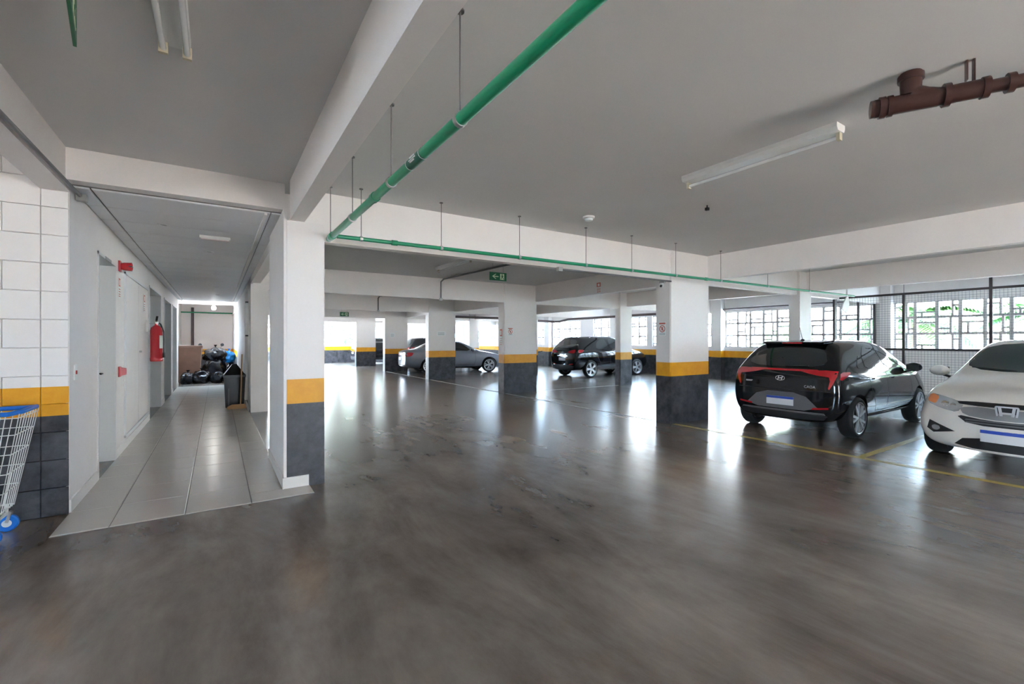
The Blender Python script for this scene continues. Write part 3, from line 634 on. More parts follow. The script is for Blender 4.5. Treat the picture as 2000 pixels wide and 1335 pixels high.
def wheel_meshes(style):
    if style in WHEEL: return WHEEL[style]
    t = MB().lathe([(.215, -.085), (.23, -.095), (.268, -.102), (.287, -.09), (.30, -.07), (.302, 0), (.30, .07), (.287, .09), (.268, .102), (.23, .095), (.215, .085)], 40, axis='y')
    for a in (-.045, -.015, .015, .045): t.lathe([(.3005, a - .004), (.304, a - .003), (.304, a + .009), (.3005, a + .01)], 40, axis='y')
    tm = t.mesh('tire', 'tyre', True)
    r = MB().lathe([(.21, -.08), (.222, .09), (.234, .098), (.234, .08), (.205, .065), (.19, -.06)], 40, 0, 'y')
    r.lathe([(0, .02), (.205, .0)], 32, 1, 'y'); r.lathe([(0, .075), (.03, .075), (.035, .06), (.035, .0)], 16, 0, 'y')
    n = 5
    for k in range(n):
        for dl in ((-.16, .16) if style == 'y' else (-.10, .10)):
            a = 2 * PI * k / n; b = a + dl * 1.35
            p0 = Vector((.03 * math.cos(a), .075, .03 * math.sin(a))); p1 = Vector((.215 * math.cos(b), .082, .215 * math.sin(b)))
            r.bar(p0, p1, .034 if style == 'y' else .042, .02, up=(0, 1, 0))
    rm = r.mesh('rim', ['rim', 'rimd'], True); WHEEL[style] = (tm, rm); return tm, rm
def make_car(spec):
    L = spec['L']; root = empty(spec['name'], spec['loc'], spec['rz']); tag(root, spec['label'], 'car')
    me, bvh = car_body(spec['rows'], spec['bulge'], spec['axles'], spec['R'] + .045, spec['half'] - .34, spec['paint'])
    off = Vector((-L / 2, 0, 0))
    link('body', me, root, off)
    def P(name, poly, axis, sgn, m, parent=None, **k):
        o = patch(bvh, poly, axis, sgn, **k).build(name, m, root if parent is None else parent, True)
        if parent is None: o.location = off
        return o
    def PP(name, poly, axis, m, **k):   # mirrored pair
        if axis == 'y': return [P(name, poly, 'y', s_, m, **k) for s_ in (1, -1)]
        s0 = spec.get('_end', 1); return [P(name, [(q[0] * s_, q[1]) for q in poly], 'x', k.pop('sg', s0) if False else spec['_sg'], m, **k) for s_ in (1, -1)]
    tm, rm = wheel_meshes(spec['wheel'])
    for x in spec['axles']:
        for s_ in (1, -1):
            w_ = link('tire', tm, root, (x - L / 2, s_ * (spec['half'] - .115), spec['R']), (0, 0, 0 if s_ > 0 else PI)); sc = spec['R'] / .303
            w_.scale = (sc, 1, sc); link('rim', rm, w_)
    # glass
    g = spec['glass']
    P('windshield', spec['wind'], 'x', 1, g, smooth=2); P('rear_window', spec['rearw'], 'x', -1, g, smooth=2)
    for poly in spec['side']: PP('side_window', poly, 'y', g, smooth=1)
    for poly in spec.get('seams', []):
        for (a, b) in zip(poly, poly[1:]):
            d = Vector((b[0] - a[0], b[1] - a[1])).normalized() * .004; nn = (-d.y, d.x)
            PP('door_seam', [(a[0] + nn[0], a[1] + nn[1]), (b[0] + nn[0], b[1] + nn[1]), (b[0] - nn[0], b[1] - nn[1]), (a[0] - nn[0], a[1] - nn[1])], 'y', 'trim', smooth=0, off=.0015)
    for (x, z) in spec['handles']: PP('door_handle', [(x - .09, z - .012), (x + .09, z - .008), (x + .09, z + .016), (x - .09, z + .012)], 'y', spec['paint'], off=.022, smooth=1)
    mx, mz, my = spec['mirror']
    for s_ in (1, -1):
        m_ = MB(); bm = bmesh.new(); bmesh.ops.create_uvsphere(bm, u_segments=16, v_segments=10, radius=1)
        m_.add([(v.co.x * .075 + (.02 if v.co.y * s_ < 0 else 0), v.co.y * .115, v.co.z * .075) for v in bm.verts], [[v.index for v in f.verts] for f in bm.faces]); bm.free()
        mo = m_.build('mirror', spec.get('mirmat', spec['paint']), root, True, (mx - L / 2, s_ * my, mz)); MB().bar((0, -s_ * .02, -.05), (.03, -s_ * .14, -.09), .05, .03).build('mirror_arm', 'trim', mo)
        MB().box(-.078, -.068, -.085, .085, -.05, .05).build('mirror_glass', 'glass', mo)
    for (a, b, o_, m_, nm, kw) in spec.get('patches', []): P(nm, a, b, o_, m_, **kw)
    for (a, b, o_, m_, nm, kw) in spec.get('pairs', []):
        if b == 'y': PP(nm, a, 'y', m_, **kw)
        else:
            for s_ in (1, -1): P(nm, [(q[0] * s_, q[1]) for q in a], b, o_, m_, **kw)
    def hit(axis, sgn, a, b):
        o, d = (Vector((2 + sgn * 8, a, b)), Vector((-sgn, 0, 0))) if axis == 'x' else (Vector((a, b, 8)), Vector((0, 0, -1)))
        return bvh.ray_cast(o, d)[0] + off
    return root, hit, P
def scale_rows(rows, fx, fy, fz, dz=0): return [(r[0] * fx, r[1] * fx, r[2] * fz + dz, r[3] * fy, r[4] * fy, r[5] * fz + dz, r[6] * fz, r[7] * fy, r[8] * fz, r[9] * fy) for r in rows]
def sp(poly, fx, fz): return [(p[0] * fx, p[1] * fz) for p in poly]
HATCH = [(.03, .46, .24, .69, .78, .60, .97, .735, 1.42, .53), (.10, .54, .21, .76, .83, .60, .97, .78, 1.45, .555), (.42, .82, .23, .78, .85, .60, .96, .795, 1.462, .56),
         (.95, 1.15, .21, .80, .86, .58, .94, .815, 1.47, .575), (1.5, 1.5, .20, .80, .86, .56, .93, .82, 1.47, .585), (2.0, 1.92, .20, .80, .86, .56, .92, .82, 1.462, .58),
         (2.4, 2.25, .20, .80, .86, .56, .91, .815, 1.425, .565), (2.78, 2.62, .20, .80, .86, .56, .90, .81, 1.235, .60), (3.05, 2.98, .21, .79, .855, .56, .89, .80, 1.01, .66),
         (3.35, 3.33, .21, .77, .845, .56, .87, .77, .95, .6), (3.65, 3.64, .22, .72, .80, .55, .81, .70, .86, .5), (3.83, 3.82, .24, .64, .72, .52, .73, .62, .78, .42), (3.89, 3.87, .28, .54, .61, .5, .66, .52, .69, .36)]
SEDAN = [(.04, .10, .33, .62, .70, .6, .94, .66, 1.02, .55), (.14, .20, .27, .72, .80, .6, .95, .74, 1.06, .60), (.5, .45, .22, .78, .845, .6, .95, .79, 1.085, .62), (.95, .78, .20, .79, .85, .58, .945, .80, 1.15, .60),
         (1.3, 1.15, .19, .79, .85, .56, .94, .80, 1.38, .56), (1.7, 1.6, .19, .79, .85, .56, .93, .80, 1.47, .565), (2.15, 2.1, .19, .79, .85, .56, .92, .80, 1.478, .575), (2.5, 2.4, .19, .79, .85, .56, .92, .80, 1.44, .57),
         (2.85, 2.76, .19, .79, .85, .56, .91, .80, 1.26, .60), (3.2, 3.14, .20, .79, .85, .56, .90, .795, 1.045, .66), (3.59, 3.5, .20, .78, .845, .56, .875, .78, .985, .60), (4.0, 3.95, .18, .78, .845, .54, .82, .76, .89, .56),
         (4.22, 4.20, .18, .74, .81, .50, .74, .71, .79, .50), (4.31, 4.31, .20, .66, .73, .46, .66, .60, .70, .42)]
HSIDE = [[(.98, 1.01), (1.63, 1.00), (1.56, 1.375), (1.30, 1.36), (1.05, 1.22)], [(1.72, 1.00), (2.66, .985), (2.34, 1.27), (2.12, 1.365), (1.68, 1.38)]]
SSIDE = [[(1.05, 1.03), (1.75, 1.02), (1.72, 1.39), (1.42, 1.36)], [(1.84, 1.02), (2.82, 1.0), (2.48, 1.29), (2.25, 1.385), (1.81, 1.395)]]
def seams(x0, x1, x2, x3, zt, zb=.36): return [[(x1, zt), (x1 - .02, zb)], [(x2, zt), (x2 + .02, .6), (x2 - .04, zb)], [(x0, zt), (x0 + .02, .75), (x0 + .26, zb)], [(x0 + .26, zb), (x2 - .04, zb)]]
K = dict
# black hatchback
hb, hit, P = make_car(K(name='hatchback_car', label='shiny black hatchback parked rear-out beside the white car', L=3.94, loc=(7.40 + 1.97, 3.70, 0), rz=0, rows=HATCH, bulge=(.045, .06), axles=(.60, 3.13), R=.303, half=.86, paint='pblack', wheel='y', glass='glass',
    wind=[(-.66, 1.03), (.66, 1.03), (.52, 1.385), (-.52, 1.385)], rearw=[(-.62, 1.045), (.62, 1.045), (.47, 1.355), (-.47, 1.355)], side=HSIDE, seams=seams(1.0, 1.68, 2.72, 3, .95), handles=[(1.22, .86), (2.0, .85)], mirror=(2.62, 1.0, .90),
    patches=[([(-.5, .985), (.5, .985), (.5, 1.015), (-.5, 1.015)], 'x', -1, 'tail', 'light_bar', K(smooth=0)), ([(-.58, .27), (.58, .27), (.66, .36), (-.66, .36)], 'x', -1, 'trim', 'diffuser', K(off=.012)),
        ([(-.58, .40), (.58, .40), (.32, .66), (-.32, .66)], 'x', -1, 'greyp', 'plate_recess', K(smooth=1)),
        ([(-.20, .455), (.20, .455), (.20, .585), (-.20, .585)], 'x', -1, 'plate', 'license_plate', K(smooth=0, off=.014)), ([(-.20, .55), (.20, .55), (.20, .585), (-.20, .585)], 'x', -1, 'blue', 'plate_strip', K(smooth=0, off=.017)),
        ([(-.62, .36), (.62, .36), (.60, .385), (-.60, .385)], 'x', -1, 'greyp', 'lip', K(smooth=0, off=.014)), ([(-.68, .695), (.68, .695), (.68, .705), (-.68, .705)], 'x', -1, 'trim', 'tailgate_seam', K(smooth=0, off=.002))],
    pairs=[([(.25, .993), (.60, 1.012), (.74, 1.005), (.745, .93), (.71, .82), (.665, .73), (.65, .75), (.67, .86), (.655, .915), (.50, .935), (.38, .958)], 'x', -1, 'tail', 'tail_lamp', K(smooth=0, res=.03)), ([(.10, .86), (.16, .99), (.48, .985), (.30, .92)], 'y', 0, 'tail', 'tail_lamp_side', K(smooth=1)),
        ([(.44, .425), (.66, .45), (.66, .475), (.46, .455)], 'x', -1, 'tail', 'reflector', K(smooth=0, off=.008)), ([(.75, .24), (2.9, .24), (2.9, .30), (.75, .30)], 'y', 0, 'trim', 'sill', K(smooth=0)),
        ([(.52, .62), (.62, .76), (.30, .74), (.34, .62)], 'x', 1, 'lampc', 'headlight', K()), ([(.70, 1.04), (.93, 1.02), (1.0, 1.22), (.92, 1.21)], 'y', 0, 'glass', 'quarter_window', K(smooth=1))]))
tm = text_mesh('CAOA', .055, .003, 'chrome'); p = hit('x', -1, -.42, .76); link('badge', tm, hb, p + Vector((-.006, 0, 0)), (PI / 2, 0, -PI / 2))
p = hit('x', -1, .50, .80); B(-.004, .004, -.055, .055, -.012, .012).build('badge', 'chrome', hb, False, p)
def oval_emblem(parent, p, rz, s=1):
    e = MB(); n = 32
    for k in range(n):
        a0, a1 = 2 * PI * k / n, 2 * PI * (k + 1) / n
        e.bar((.068 * math.cos(a0) * s, 0, .036 * math.sin(a0) * s), (.068 * math.cos(a1) * s, 0, .036 * math.sin(a1) * s), .007 * s, .008, up=(0, 1, 0))
    for x0, x1 in ((-.036, -.018), (.018, .036)): e.bar((x0 * s, 0, -.027 * s), (x1 * s, 0, .027 * s), .011 * s, .008, up=(0, 1, 0))
    e.bar((-.03 * s, 0, -.006 * s), (.03 * s, 0, .006 * s), .009 * s, .008, up=(0, 1, 0))
    o = e.build('emblem', 'chrome', parent, False, p); o.rotation_euler = (0, 0, rz)
oval_emblem(hb, hit('x', -1, 0, .87) + Vector((-.008, 0, 0)), -PI / 2)
q = MB(); q.add([(.37 - 1.97, -.45, 1.43), (.37 - 1.97, .45, 1.43), (.66 - 1.97, .49, 1.454), (.66 - 1.97, -.49, 1.454), (.38 - 1.97, -.45, 1.40), (.38 - 1.97, .45, 1.40), (.60 - 1.97, .47, 1.38), (.60 - 1.97, -.47, 1.38)], [(0, 1, 2, 3), (7, 6, 5, 4), (0, 4, 5, 1), (1, 5, 6, 2), (2, 6, 7, 3), (3, 7, 4, 0)]); q.build('spoiler', 'pblack', hb)
B(.362 - 1.97, .38 - 1.97, -.15, .15, 1.403, 1.423).build('brake_lamp', 'tail', hb)
a = hit('z', 0, .72, 0); an = MB().tube([a, a + Vector((-.10, 0, .21))], [.005, .003], 6); an.build('antenna', 'black', hb); MB().lathe([(.035, 0), (.02, .02), (0, .025)], 12, c=a).build('antenna_base', 'black', hb, True)
wp = MB(); q0 = hit('x', -1, -.03, 1.06); q1 = hit('x', -1, -.36, 1.07); wp.bar(q0 + Vector((-.02, 0, 0)), q1 + Vector((-.02, 0, 0)), .015); wp.build('wiper', 'black', hb)
# white sedan
wc, hit, P = make_car(K(name='sedan_car', label='white sedan parked nose-out with chrome grille bar', L=4.45, loc=(11.57 - 2.225, 1.22, 0), rz=PI, rows=SEDAN, bulge=(.05, .12), axles=(.99, 3.59), R=.303, half=.85, paint='pwhitecar', wheel='y', glass='glassg',
    wind=[(-.68, 1.055), (.68, 1.055), (.53, 1.41), (-.53, 1.41)], rearw=[(-.55, 1.12), (.55, 1.12), (.46, 1.40), (-.46, 1.40)], side=SSIDE, seams=seams(1.05, 1.80, 2.95, 3.2, .95), handles=[(1.35, .87), (2.1, .86)], mirror=(2.88, 1.03, .92),
    patches=[([(-.40, .69), (.40, .69), (.34, .60), (.12, .575), (-.12, .575), (-.34, .60)], 'x', 1, 'satin', 'grille_bar', K(smooth=1, off=.012)), ([(-.44, .745), (.44, .745), (.40, .705), (-.40, .705)], 'x', 1, 'trim', 'grille_top', K(smooth=1, off=.006)),
        ([(-.42, .60), (-.15, .565), (.15, .565), (.42, .60), (.30, .50), (-.30, .50)], 'x', 1, 'trim', 'grille', K(smooth=1, off=.006)), ([(-.45, .235), (.45, .235), (.33, .36), (-.33, .36)], 'x', 1, 'trim', 'lower_intake', K(smooth=1)),
        ([(-.20, .33), (.20, .33), (.20, .46), (-.20, .46)], 'x', 1, 'plate', 'license_plate', K(smooth=0, off=.018)), ([(-.20, .425), (.20, .425), (.20, .46), (-.20, .46)], 'x', 1, 'blue', 'plate_strip', K(smooth=0, off=.021))]
        + [([(-.33, z), (.33, z), (.32, z + .014), (-.32, z + .014)], 'x', 1, 'greyp', 'grille_slat', K(smooth=0, off=.014)) for z in (.52, .548)],
    pairs=[([(.36, .71), (.44, .745), (.60, .785), (.70, .80), (.70, .70), (.55, .645), (.40, .62)], 'x', 1, 'lampc', 'headlight', K(smooth=1, res=.03)), ([(.60, .77), (.70, .80), (.70, .715), (.61, .69)], 'x', 1, 'amber', 'indicator', K(smooth=1, off=.007, res=.03)),
        ([(.42, .40), (.66, .50), (.685, .40), (.62, .355)], 'x', 1, 'trim', 'fog_recess', K(smooth=0)), ([(.555, .405), (.585, .385), (.625, .395), (.635, .43), (.605, .45), (.565, .44)], 'x', 1, 'lampc', 'fog_lamp', K(smooth=2, off=.012, res=.02)),
        ([(1.0, .22), (3.3, .22), (3.3, .28), (1.0, .28)], 'y', 0, 'trim', 'sill', K(smooth=0)), ([(.45, .75), (.70, .78), (.70, .92), (.45, .92)], 'x', -1, 'tail', 'tail_lamp', K())]))
p = hit('x', 1, 0, .665) + Vector((.016, 0, 0)); MB().prism([(-.085, .06), (.085, .06), (.072, -.062), (-.072, -.062)], 'x', -.004, .004).build('emblem_back', 'trim', wc, False, p)
for s_ in (-1, 1):
    for yy, zz, rr_ in ((.53, .705, .032), (.455, .69, .026)):
        h_ = hit('x', 1, s_ * yy, zz); MB().lathe([(0, -.002), (rr_ * .7, .004), (rr_, .010), (rr_ * 1.1, .004), (rr_ * 1.1, -.01)], 18, axis='x').build('lamp_bowl', 'chrome', wc, True, h_)
e = MB()
for a, b, t_ in (((-.055, .045), (.055, .045), .010), ((-.055, .045), (-.045, -.045), .010), ((.055, .045), (.045, -.045), .010), ((-.045, -.045), (.045, -.045), .010), ((-.036, .04), (-.026, -.04), .016), ((.036, .04), (.026, -.04), .016), ((-.03, -.004), (.03, -.004), .014)):
    e.bar((0, a[0] * 1.55, a[1] * 1.4), (0, b[0] * 1.55, b[1] * 1.4), t_ * 1.5, .012, up=(1, 0, 0))
e.build('emblem', 'rim', wc, False, p + Vector((.008, 0, 0)))
for a, b in (((.56, 1.06), (.10, 1.10)), ((-.12, 1.06), (-.55, 1.09))):
    q0 = hit('x', 1, *a); q1 = hit('x', 1, *b); MB().bar(q0 + Vector((.015, 0, .01)), q1 + Vector((.015, 0, .01)), .016).build('wiper', 'black', wc)
# black SUV
fx, fz = 4.27 / 3.94, 1.63 / 1.47
SUV = scale_rows(HATCH, fx, 1.03, fz, .03)
def suv(name, label, loc, rz, paint='pblack', full=True):
    c, hit, P = make_car(K(name=name, label=label, L=4.27, loc=loc, rz=rz, rows=SUV, bulge=(.045, .06), axles=(.78, 3.38), R=.34, half=.885, paint=paint, wheel='w', glass='glass',
        wind=sp([(-.66, 1.03), (.66, 1.03), (.52, 1.385), (-.52, 1.385)], 1, fz), rearw=sp([(-.60, 1.06), (.60, 1.06), (.47, 1.35), (-.47, 1.35)], 1, fz), side=[sp(q, fx, fz) for q in HSIDE], seams=[sp(q, fx, fz) for q in seams(1.0, 1.68, 2.72, 3, .95)], handles=[(1.33, .96), (2.17, .95)], mirror=(2.84, 1.12, .93),
        patches=[([(-.60, .30), (.60, .30), (.68, .50), (-.68, .50)], 'x', -1, 'trim', 'bumper_guard', K(off=.01)), ([(-.32, .835), (.32, .835), (.32, .865), (-.32, .865)], 'x', -1, 'chrome', 'chrome_strip', K(smooth=0, off=.01)), ([(-.20, .66), (.20, .66), (.20, .78), (-.20, .78)], 'x', -1, 'plate', 'license_plate', K(smooth=0, off=.01))],
        pairs=[([(.30, .98), (.70, .95), (.71, 1.10), (.55, 1.09), (.32, 1.02)], 'x', -1, 'tail', 'tail_lamp', K()), ([(.13, .97), (.16, 1.10), (.46, 1.09), (.34, .99)], 'y', 0, 'tail', 'tail_lamp_side', K()), ([(.40, .50), (.62, .52), (.62, .56), (.42, .54)], 'x', -1, 'tail', 'reflector', K(smooth=0)),
            ([(.9, .30), (3.2, .30), (3.2, .42), (.9, .42)], 'y', 0, 'greyp', 'sill', K(smooth=0)), ([(.52, .74), (.62, .86), (.30, .84), (.34, .74)], 'x', 1, 'lampc', 'headlight', K())]))
    for s_ in (-1, 1): MB().tube([hit('z', 0, .95, s_ * .53), hit('z', 0, 1.05, s_ * .53) + Vector((0, 0, .035)), hit('z', 0, 2.1, s_ * .53) + Vector((0, 0, .035)), hit('z', 0, 2.2, s_ * .53)], .014, 8).build('roof_rail', 'rim', c, True)
    oval_emblem(c, hit('x', -1, 0, 1.0) + Vector((-.006, 0, 0)), -PI / 2)
    return c
suv('suv_car', 'black SUV with roof rails parked by the lattice windows', (11.55 + 2.135, 14.15, 0), 0)
# grey sedan
fx2 = 4.87 / 4.45
GS = scale_rows(SEDAN, fx2, 1.09, .99)
make_car(K(name='sedan_car', label='metallic grey sedan parked between the banded columns', L=4.87, loc=(9.25, 19.4, 0), rz=math.radians(-7), rows=GS, bulge=(.06, .085), axles=(1.08, 3.93), R=.335, half=.925, paint='pgrey', wheel='y', glass='glass',
    wind=[(-.72, 1.05), (.72, 1.05), (.56, 1.395), (-.56, 1.395)], rearw=[(-.6, 1.11), (.6, 1.11), (.50, 1.38), (-.50, 1.38)], side=[sp(q, fx2, .99) for q in SSIDE], seams=[sp(q, fx2, 1) for q in seams(1.05, 1.80, 2.95, 3.2, .95)], handles=[(1.5, .87), (2.3, .86)], mirror=(3.1, 1.03, .98),
    patches=[([(-.3, .76), (.3, .76), (.3, .80), (-.3, .80)], 'x', -1, 'chrome', 'chrome_strip', K(smooth=0, off=.01)), ([(-.20, .60), (.20, .60), (.20, .72), (-.20, .72)], 'x', -1, 'plate', 'license_plate', K(smooth=0, off=.01)), ([(-.6, .30), (.6, .30), (.66, .42), (-.66, .42)], 'x', -1, 'trim', 'diffuser', K())],
    pairs=[([(.38, .78), (.72, .74), (.73, .93), (.42, .93)], 'x', -1, 'tail', 'tail_lamp', K()), ([(.07, .75), (.10, .94), (.42, .93), (.30, .78)], 'y', 0, 'tail', 'tail_lamp_side', K()), ([(1.1, .22), (3.6, .22), (3.6, .27), (1.1, .27)], 'y', 0, 'chrome', 'sill', K(smooth=0)),
        ([(.36, .66), (.60, .76), (.72, .79), (.70, .69), (.45, .60)], 'x', 1, 'lampc', 'headlight', K())]))
suv('suv_car', 'dark car with red tail lamps near the far wall', (6.9 + 2.135, 28.4, 0), 0, 'pdark')
suv('suv_car', 'dark SUV parked behind the grey sedan', (8.5 + 2.135, 24.0, 0), 0, 'pdark')

# ------------------------------------------------------------------ shopping cart
ct = empty('shopping_cart', (-1.70, 4.83, 0)); tag(ct, 'white wire shopping cart with blue rim by the block wall', 'cart')
def quad(z):  # half extents at height
    t = (z - .2) / .73; return (-.44 - .04 * t, .40 + .12 * t, .15 + .06 * t)
wb_ = MB()
for z in (.21, .36, .50, .64, .78, .90):
    a, b, h = quad(z); pts = [(a, -h, z), (b, -h, z), (b, h, z), (a, h, z)]
    for i in range(4): wb_.tube([pts[i], pts[(i + 1) % 4]], .0035, 6)
def wires(n, f):
    for i in range(n + 1):
        t = i / n; (a0, b0, h0), (a1, b1, h1) = quad(.2), quad(.93); wb_.tube([f(a0, b0, h0, t, .2), f(a1, b1, h1, t, .93)], .003, 6)
for s_ in (-1, 1): wires(15, lambda a, b, h, t, z, s_=s_: (a + (b - a) * t, s_ * h, z))
for e_ in (0, 1): wires(7, lambda a, b, h, t, z, e_=e_: ((a, b)[e_], -h + 2 * h * t, z))
for i in range(16): wb_.tube([(-.42 + i * .054, -.15, .205), (-.42 + i * .054, .15, .205)], .003, 6)
wb_.build('basket', 'cwire', ct, True)
a, b, h = quad(.93)
MB().tube([(a, -h, .93), (b - .06, -h, .93), (b, -h + .06, .94), (b, h - .06, .94), (b - .06, h, .93), (a, h, .93), (a, -h, .93)], .017, 10).build('rim', 'cblue', ct, True)
MB().tube([(a - .02, -h, .95), (a - .12, -h, 1.02), (a - .12, h, 1.02), (a - .02, h, .95)], .014, 10).build('handle', 'cblue', ct, True)
ch = MB()
for s_ in (-1, 1): ch.tube([(-.5, s_ * .2, .93), (-.42, s_ * .19, .3), (-.4, s_ * .19, .14), (.36, s_ * .16, .14), (.36, s_ * .15, .21)], .011, 8)
ch.tube([(.36, -.16, .14), (.36, .16, .14)], .011, 8); ch.tube([(-.4, -.19, .14), (-.4, .19, .14)], .011, 8); ch.build('chassis', 'cwire', ct, True)
for x in (-.4, .36):
    for s_ in (-1, 1):
        wv = MB().lathe([(.025, -.018), (.055, -.02), (.064, -.012), (.064, .012), (.055, .02), (.025, .018)], 20, axis='y').build('wheel', 'cblue', ct, True, (x, s_ * .17, .064)); MB().lathe([(0, -.021), (.028, -.021), (.028, .021), (0, .021)], 14, axis='y').build('hub', 'plate', wv)
        MB().bar((x, s_ * .17, .07), (x + .02, s_ * .17, .15), .05, .02).build('fork', 'steel', ct)

# ------------------------------------------------------------------ rubbish, bins, broom, motorcycle, bicycle
def bag(loc, s, lab, m='bag', seed=0, group='rubbish bags'):
    r = empty('rubbish_bag', loc); tag(r, lab, 'bag', group); bm = bmesh.new(); bmesh.ops.create_icosphere(bm, subdivisions=4, radius=1)
    for v in bm.verts:
        p = v.co.copy(); n = noise.noise(p * 1.7 + Vector((seed * 7, 0, 0))) * .30 + noise.noise(p * 5 + Vector((seed, 3, 0))) * .12 + abs(noise.noise(p * 9 + Vector((seed, 9, 0)))) * .08
        p *= 1 + n
        if p.z < -.72: p.z = -.72
        v.co = Vector((p.x * s[0], p.y * s[1], (p.z + .72) * s[2] / 1.72))
    me = bpy.data.meshes.new('bag'); bm.to_mesh(me); top = max(v.co.z for v in bm.verts); bm.free(); me.materials.append(M[m]); me.polygons.foreach_set('use_smooth', [True] * len(me.polygons)); link('sack', me, r)
    MB().lathe([(.05, top - .06), (.02, top - .01), (.025, top + .02), (.06, top + .07), (0, top + .05)], 9).build('knot', m, r, True)
for i, (x, y, z, sx, sy, sz, l_) in enumerate(((-.06, 19.38, 0, .33, .30, .84, 'tall black rubbish bag in the middle of the pile'), (-.44, 18.75, 0, .26, .24, .44, 'flat black rubbish bag in front of the waste container'), (.38, 18.75, 0, .20, .22, .46, 'small black rubbish bag beside the corridor bin'),
        (0, 18.68, 0, .19, .20, .38, 'smallest black rubbish bag at the foot of the pile'), (-.82, 18.72, 0, .20, .22, .38, 'greyish black rubbish bag against the corridor wall'), (-.05, 19.5, .74, .36, .30, .46, 'slumped black rubbish bag on top of the pile'), (.42, 19.72, 0, .13, .26, .74, 'black rubbish bag under the blue bag'))):
    bag((x, y, z), (sx, sy, sz), l_, 'bag', i + 1)
bag((.37, 19.6, .66), (.19, .24, .42), 'bright blue rubbish bag on top of the black pile', 'bagblue', 11)
bx = empty('waste_container', (-.88, 19.75, 0)); tag(bx, 'large scuffed brown waste container beside the rubbish bags', 'container')
q = MB(); q.add([(-.36, -.36, .03), (.36, -.36, .03), (.36, .36, .03), (-.36, .36, .03), (-.42, -.42, 1.22), (.42, -.42, 1.22), (.42, .42, 1.22), (-.42, .42, 1.22)], [(3, 2, 1, 0), (0, 1, 5, 4), (1, 2, 6, 5), (2, 3, 7, 6), (3, 0, 4, 7), (4, 5, 6, 7)]); q.build('body', 'carton', bx)
q = B(-.45, .45, -.45, .45, 1.20, 1.28); q.build('lid', 'carton', bx)
for x in (-.3, .3):
    for y in (-.3, .3): MB().lathe([(0, -.02), (.05, -.02), (.05, .02), (0, .02)], 12, axis='y').build('wheel', 'black', bx, True, (x, y, .05))
bn = empty('swing_bin', (.32, 11.75, .009)); tag(bn, 'black square bin with pyramid swing lid in the corridor', 'bin')
q = MB(); q.add([(-.17, -.2, 0), (.17, -.2, 0), (.17, .2, 0), (-.17, .2, 0), (-.2, -.24, .66), (.2, -.24, .66), (.2, .24, .66), (-.2, .24, .66)], [(3, 2, 1, 0), (0, 1, 5, 4), (1, 2, 6, 5), (2, 3, 7, 6), (3, 0, 4, 7), (4, 5, 6, 7)]); q.build('body', 'binb', bn)
B(-.21, .21, -.25, .25, .65, .70).build('collar', 'greyp', bn)
q = MB(); q.add([(-.2, -.24, .70), (.2, -.24, .70), (.2, .24, .70), (-.2, .24, .70), (-.04, -.05, .93), (.04, -.05, .93), (.04, .05, .93), (-.04, .05, .93)], [(0, 1, 5, 4), (1, 2, 6, 5), (2, 3, 7, 6), (3, 0, 4, 7), (4, 5, 6, 7), (3, 2, 1, 0)]); q.build('lid', 'binb', bn)
for x in (-.12, .1): B(x, x + .02, -.225, -.205, .03, .62).build('rib', 'greyp', bn)
br = empty('broom', (.36, 11.1, .009)); tag(br, 'wooden broom standing upright against the black bin', 'broom')
MB().tube([(.06, .22, .06), (.09, .30, 1.15)], .013, 8).build('handle', 'wood', br, True); q = MB(); q.add([(-.18, .14, .045), (.16, .14, .045), (.16, .24, .045), (-.18, .24, .045), (-.10, .17, .09), (.14, .17, .09), (.14, .22, .09), (-.10, .22, .09)], [(3, 2, 1, 0), (0, 1, 5, 4), (1, 2, 6, 5), (2, 3, 7, 6), (3, 0, 4, 7), (4, 5, 6, 7)]); q.build('head', 'wood', br)
q = B(-.18, .16, .145, .235, 0, .046); q.build('bristles', 'wood', br)
def wheel2(R_, parent, loc, m='tyre', m2='rim', spokes=10):
    t = link('tire', MB().lathe([(R_ - .04, -.018), (R_ - .01, -.025), (R_, 0), (R_ - .01, .025), (R_ - .04, .018)], 28, axis='y').mesh('tire', m, True), parent, loc)
    r = MB()
    for k in range(spokes): a = 2 * PI * k / spokes; r.bar((0, 0, 0), ((R_ - .035) * math.cos(a), 0, (R_ - .035) * math.sin(a)), .006)
    r.lathe([(R_ - .045, -.012), (R_ - .035, 0), (R_ - .045, .012)], 28, axis='y'); r.build('rim', m2, t)
mo = empty('motorcycle', (-.25, 21.4, 0), math.radians(-80)); tag(mo, 'motorcycle with mirrors standing behind the rubbish bags', 'motorcycle')
wheel2(.30, mo, (-.62, 0, .30)); wheel2(.30, mo, (.65, 0, .30))
MB().tube([(.65, 0, .30), (.52, 0, .70), (.44, 0, .98)], .03, 8).build('fork', 'steel', mo, True); q = MB(); q.tube([(-.62, .06, .30), (-.1, .06, .42), (.3, .05, .70), (.46, 0, .88)], .022, 8); q.tube([(-.62, -.06, .30), (-.1, -.06, .42), (.3, -.05, .70), (.46, 0, .88)], .022, 8); q.build('frame', 'black', mo, True)
MB().tube([(-.15, 0, .80), (.1, 0, .88), (.32, 0, .86)], [.09, .14, .08], 12).build('tank', 'orange', mo, True); MB().tube([(-.75, 0, .84), (-.4, 0, .80), (-.12, 0, .80)], [.07, .12, .09], 10).build('seat', 'black', mo, True)
B(-.15, .22, -.14, .14, .30, .62).build('engine', 'greyp', mo); MB().tube([(.30, -.38, 1.05), (.40, -.2, 1.06), (.44, 0, 1.0), (.40, .2, 1.06), (.30, .38, 1.05)], .014, 8).build('handlebar', 'black', mo, True)
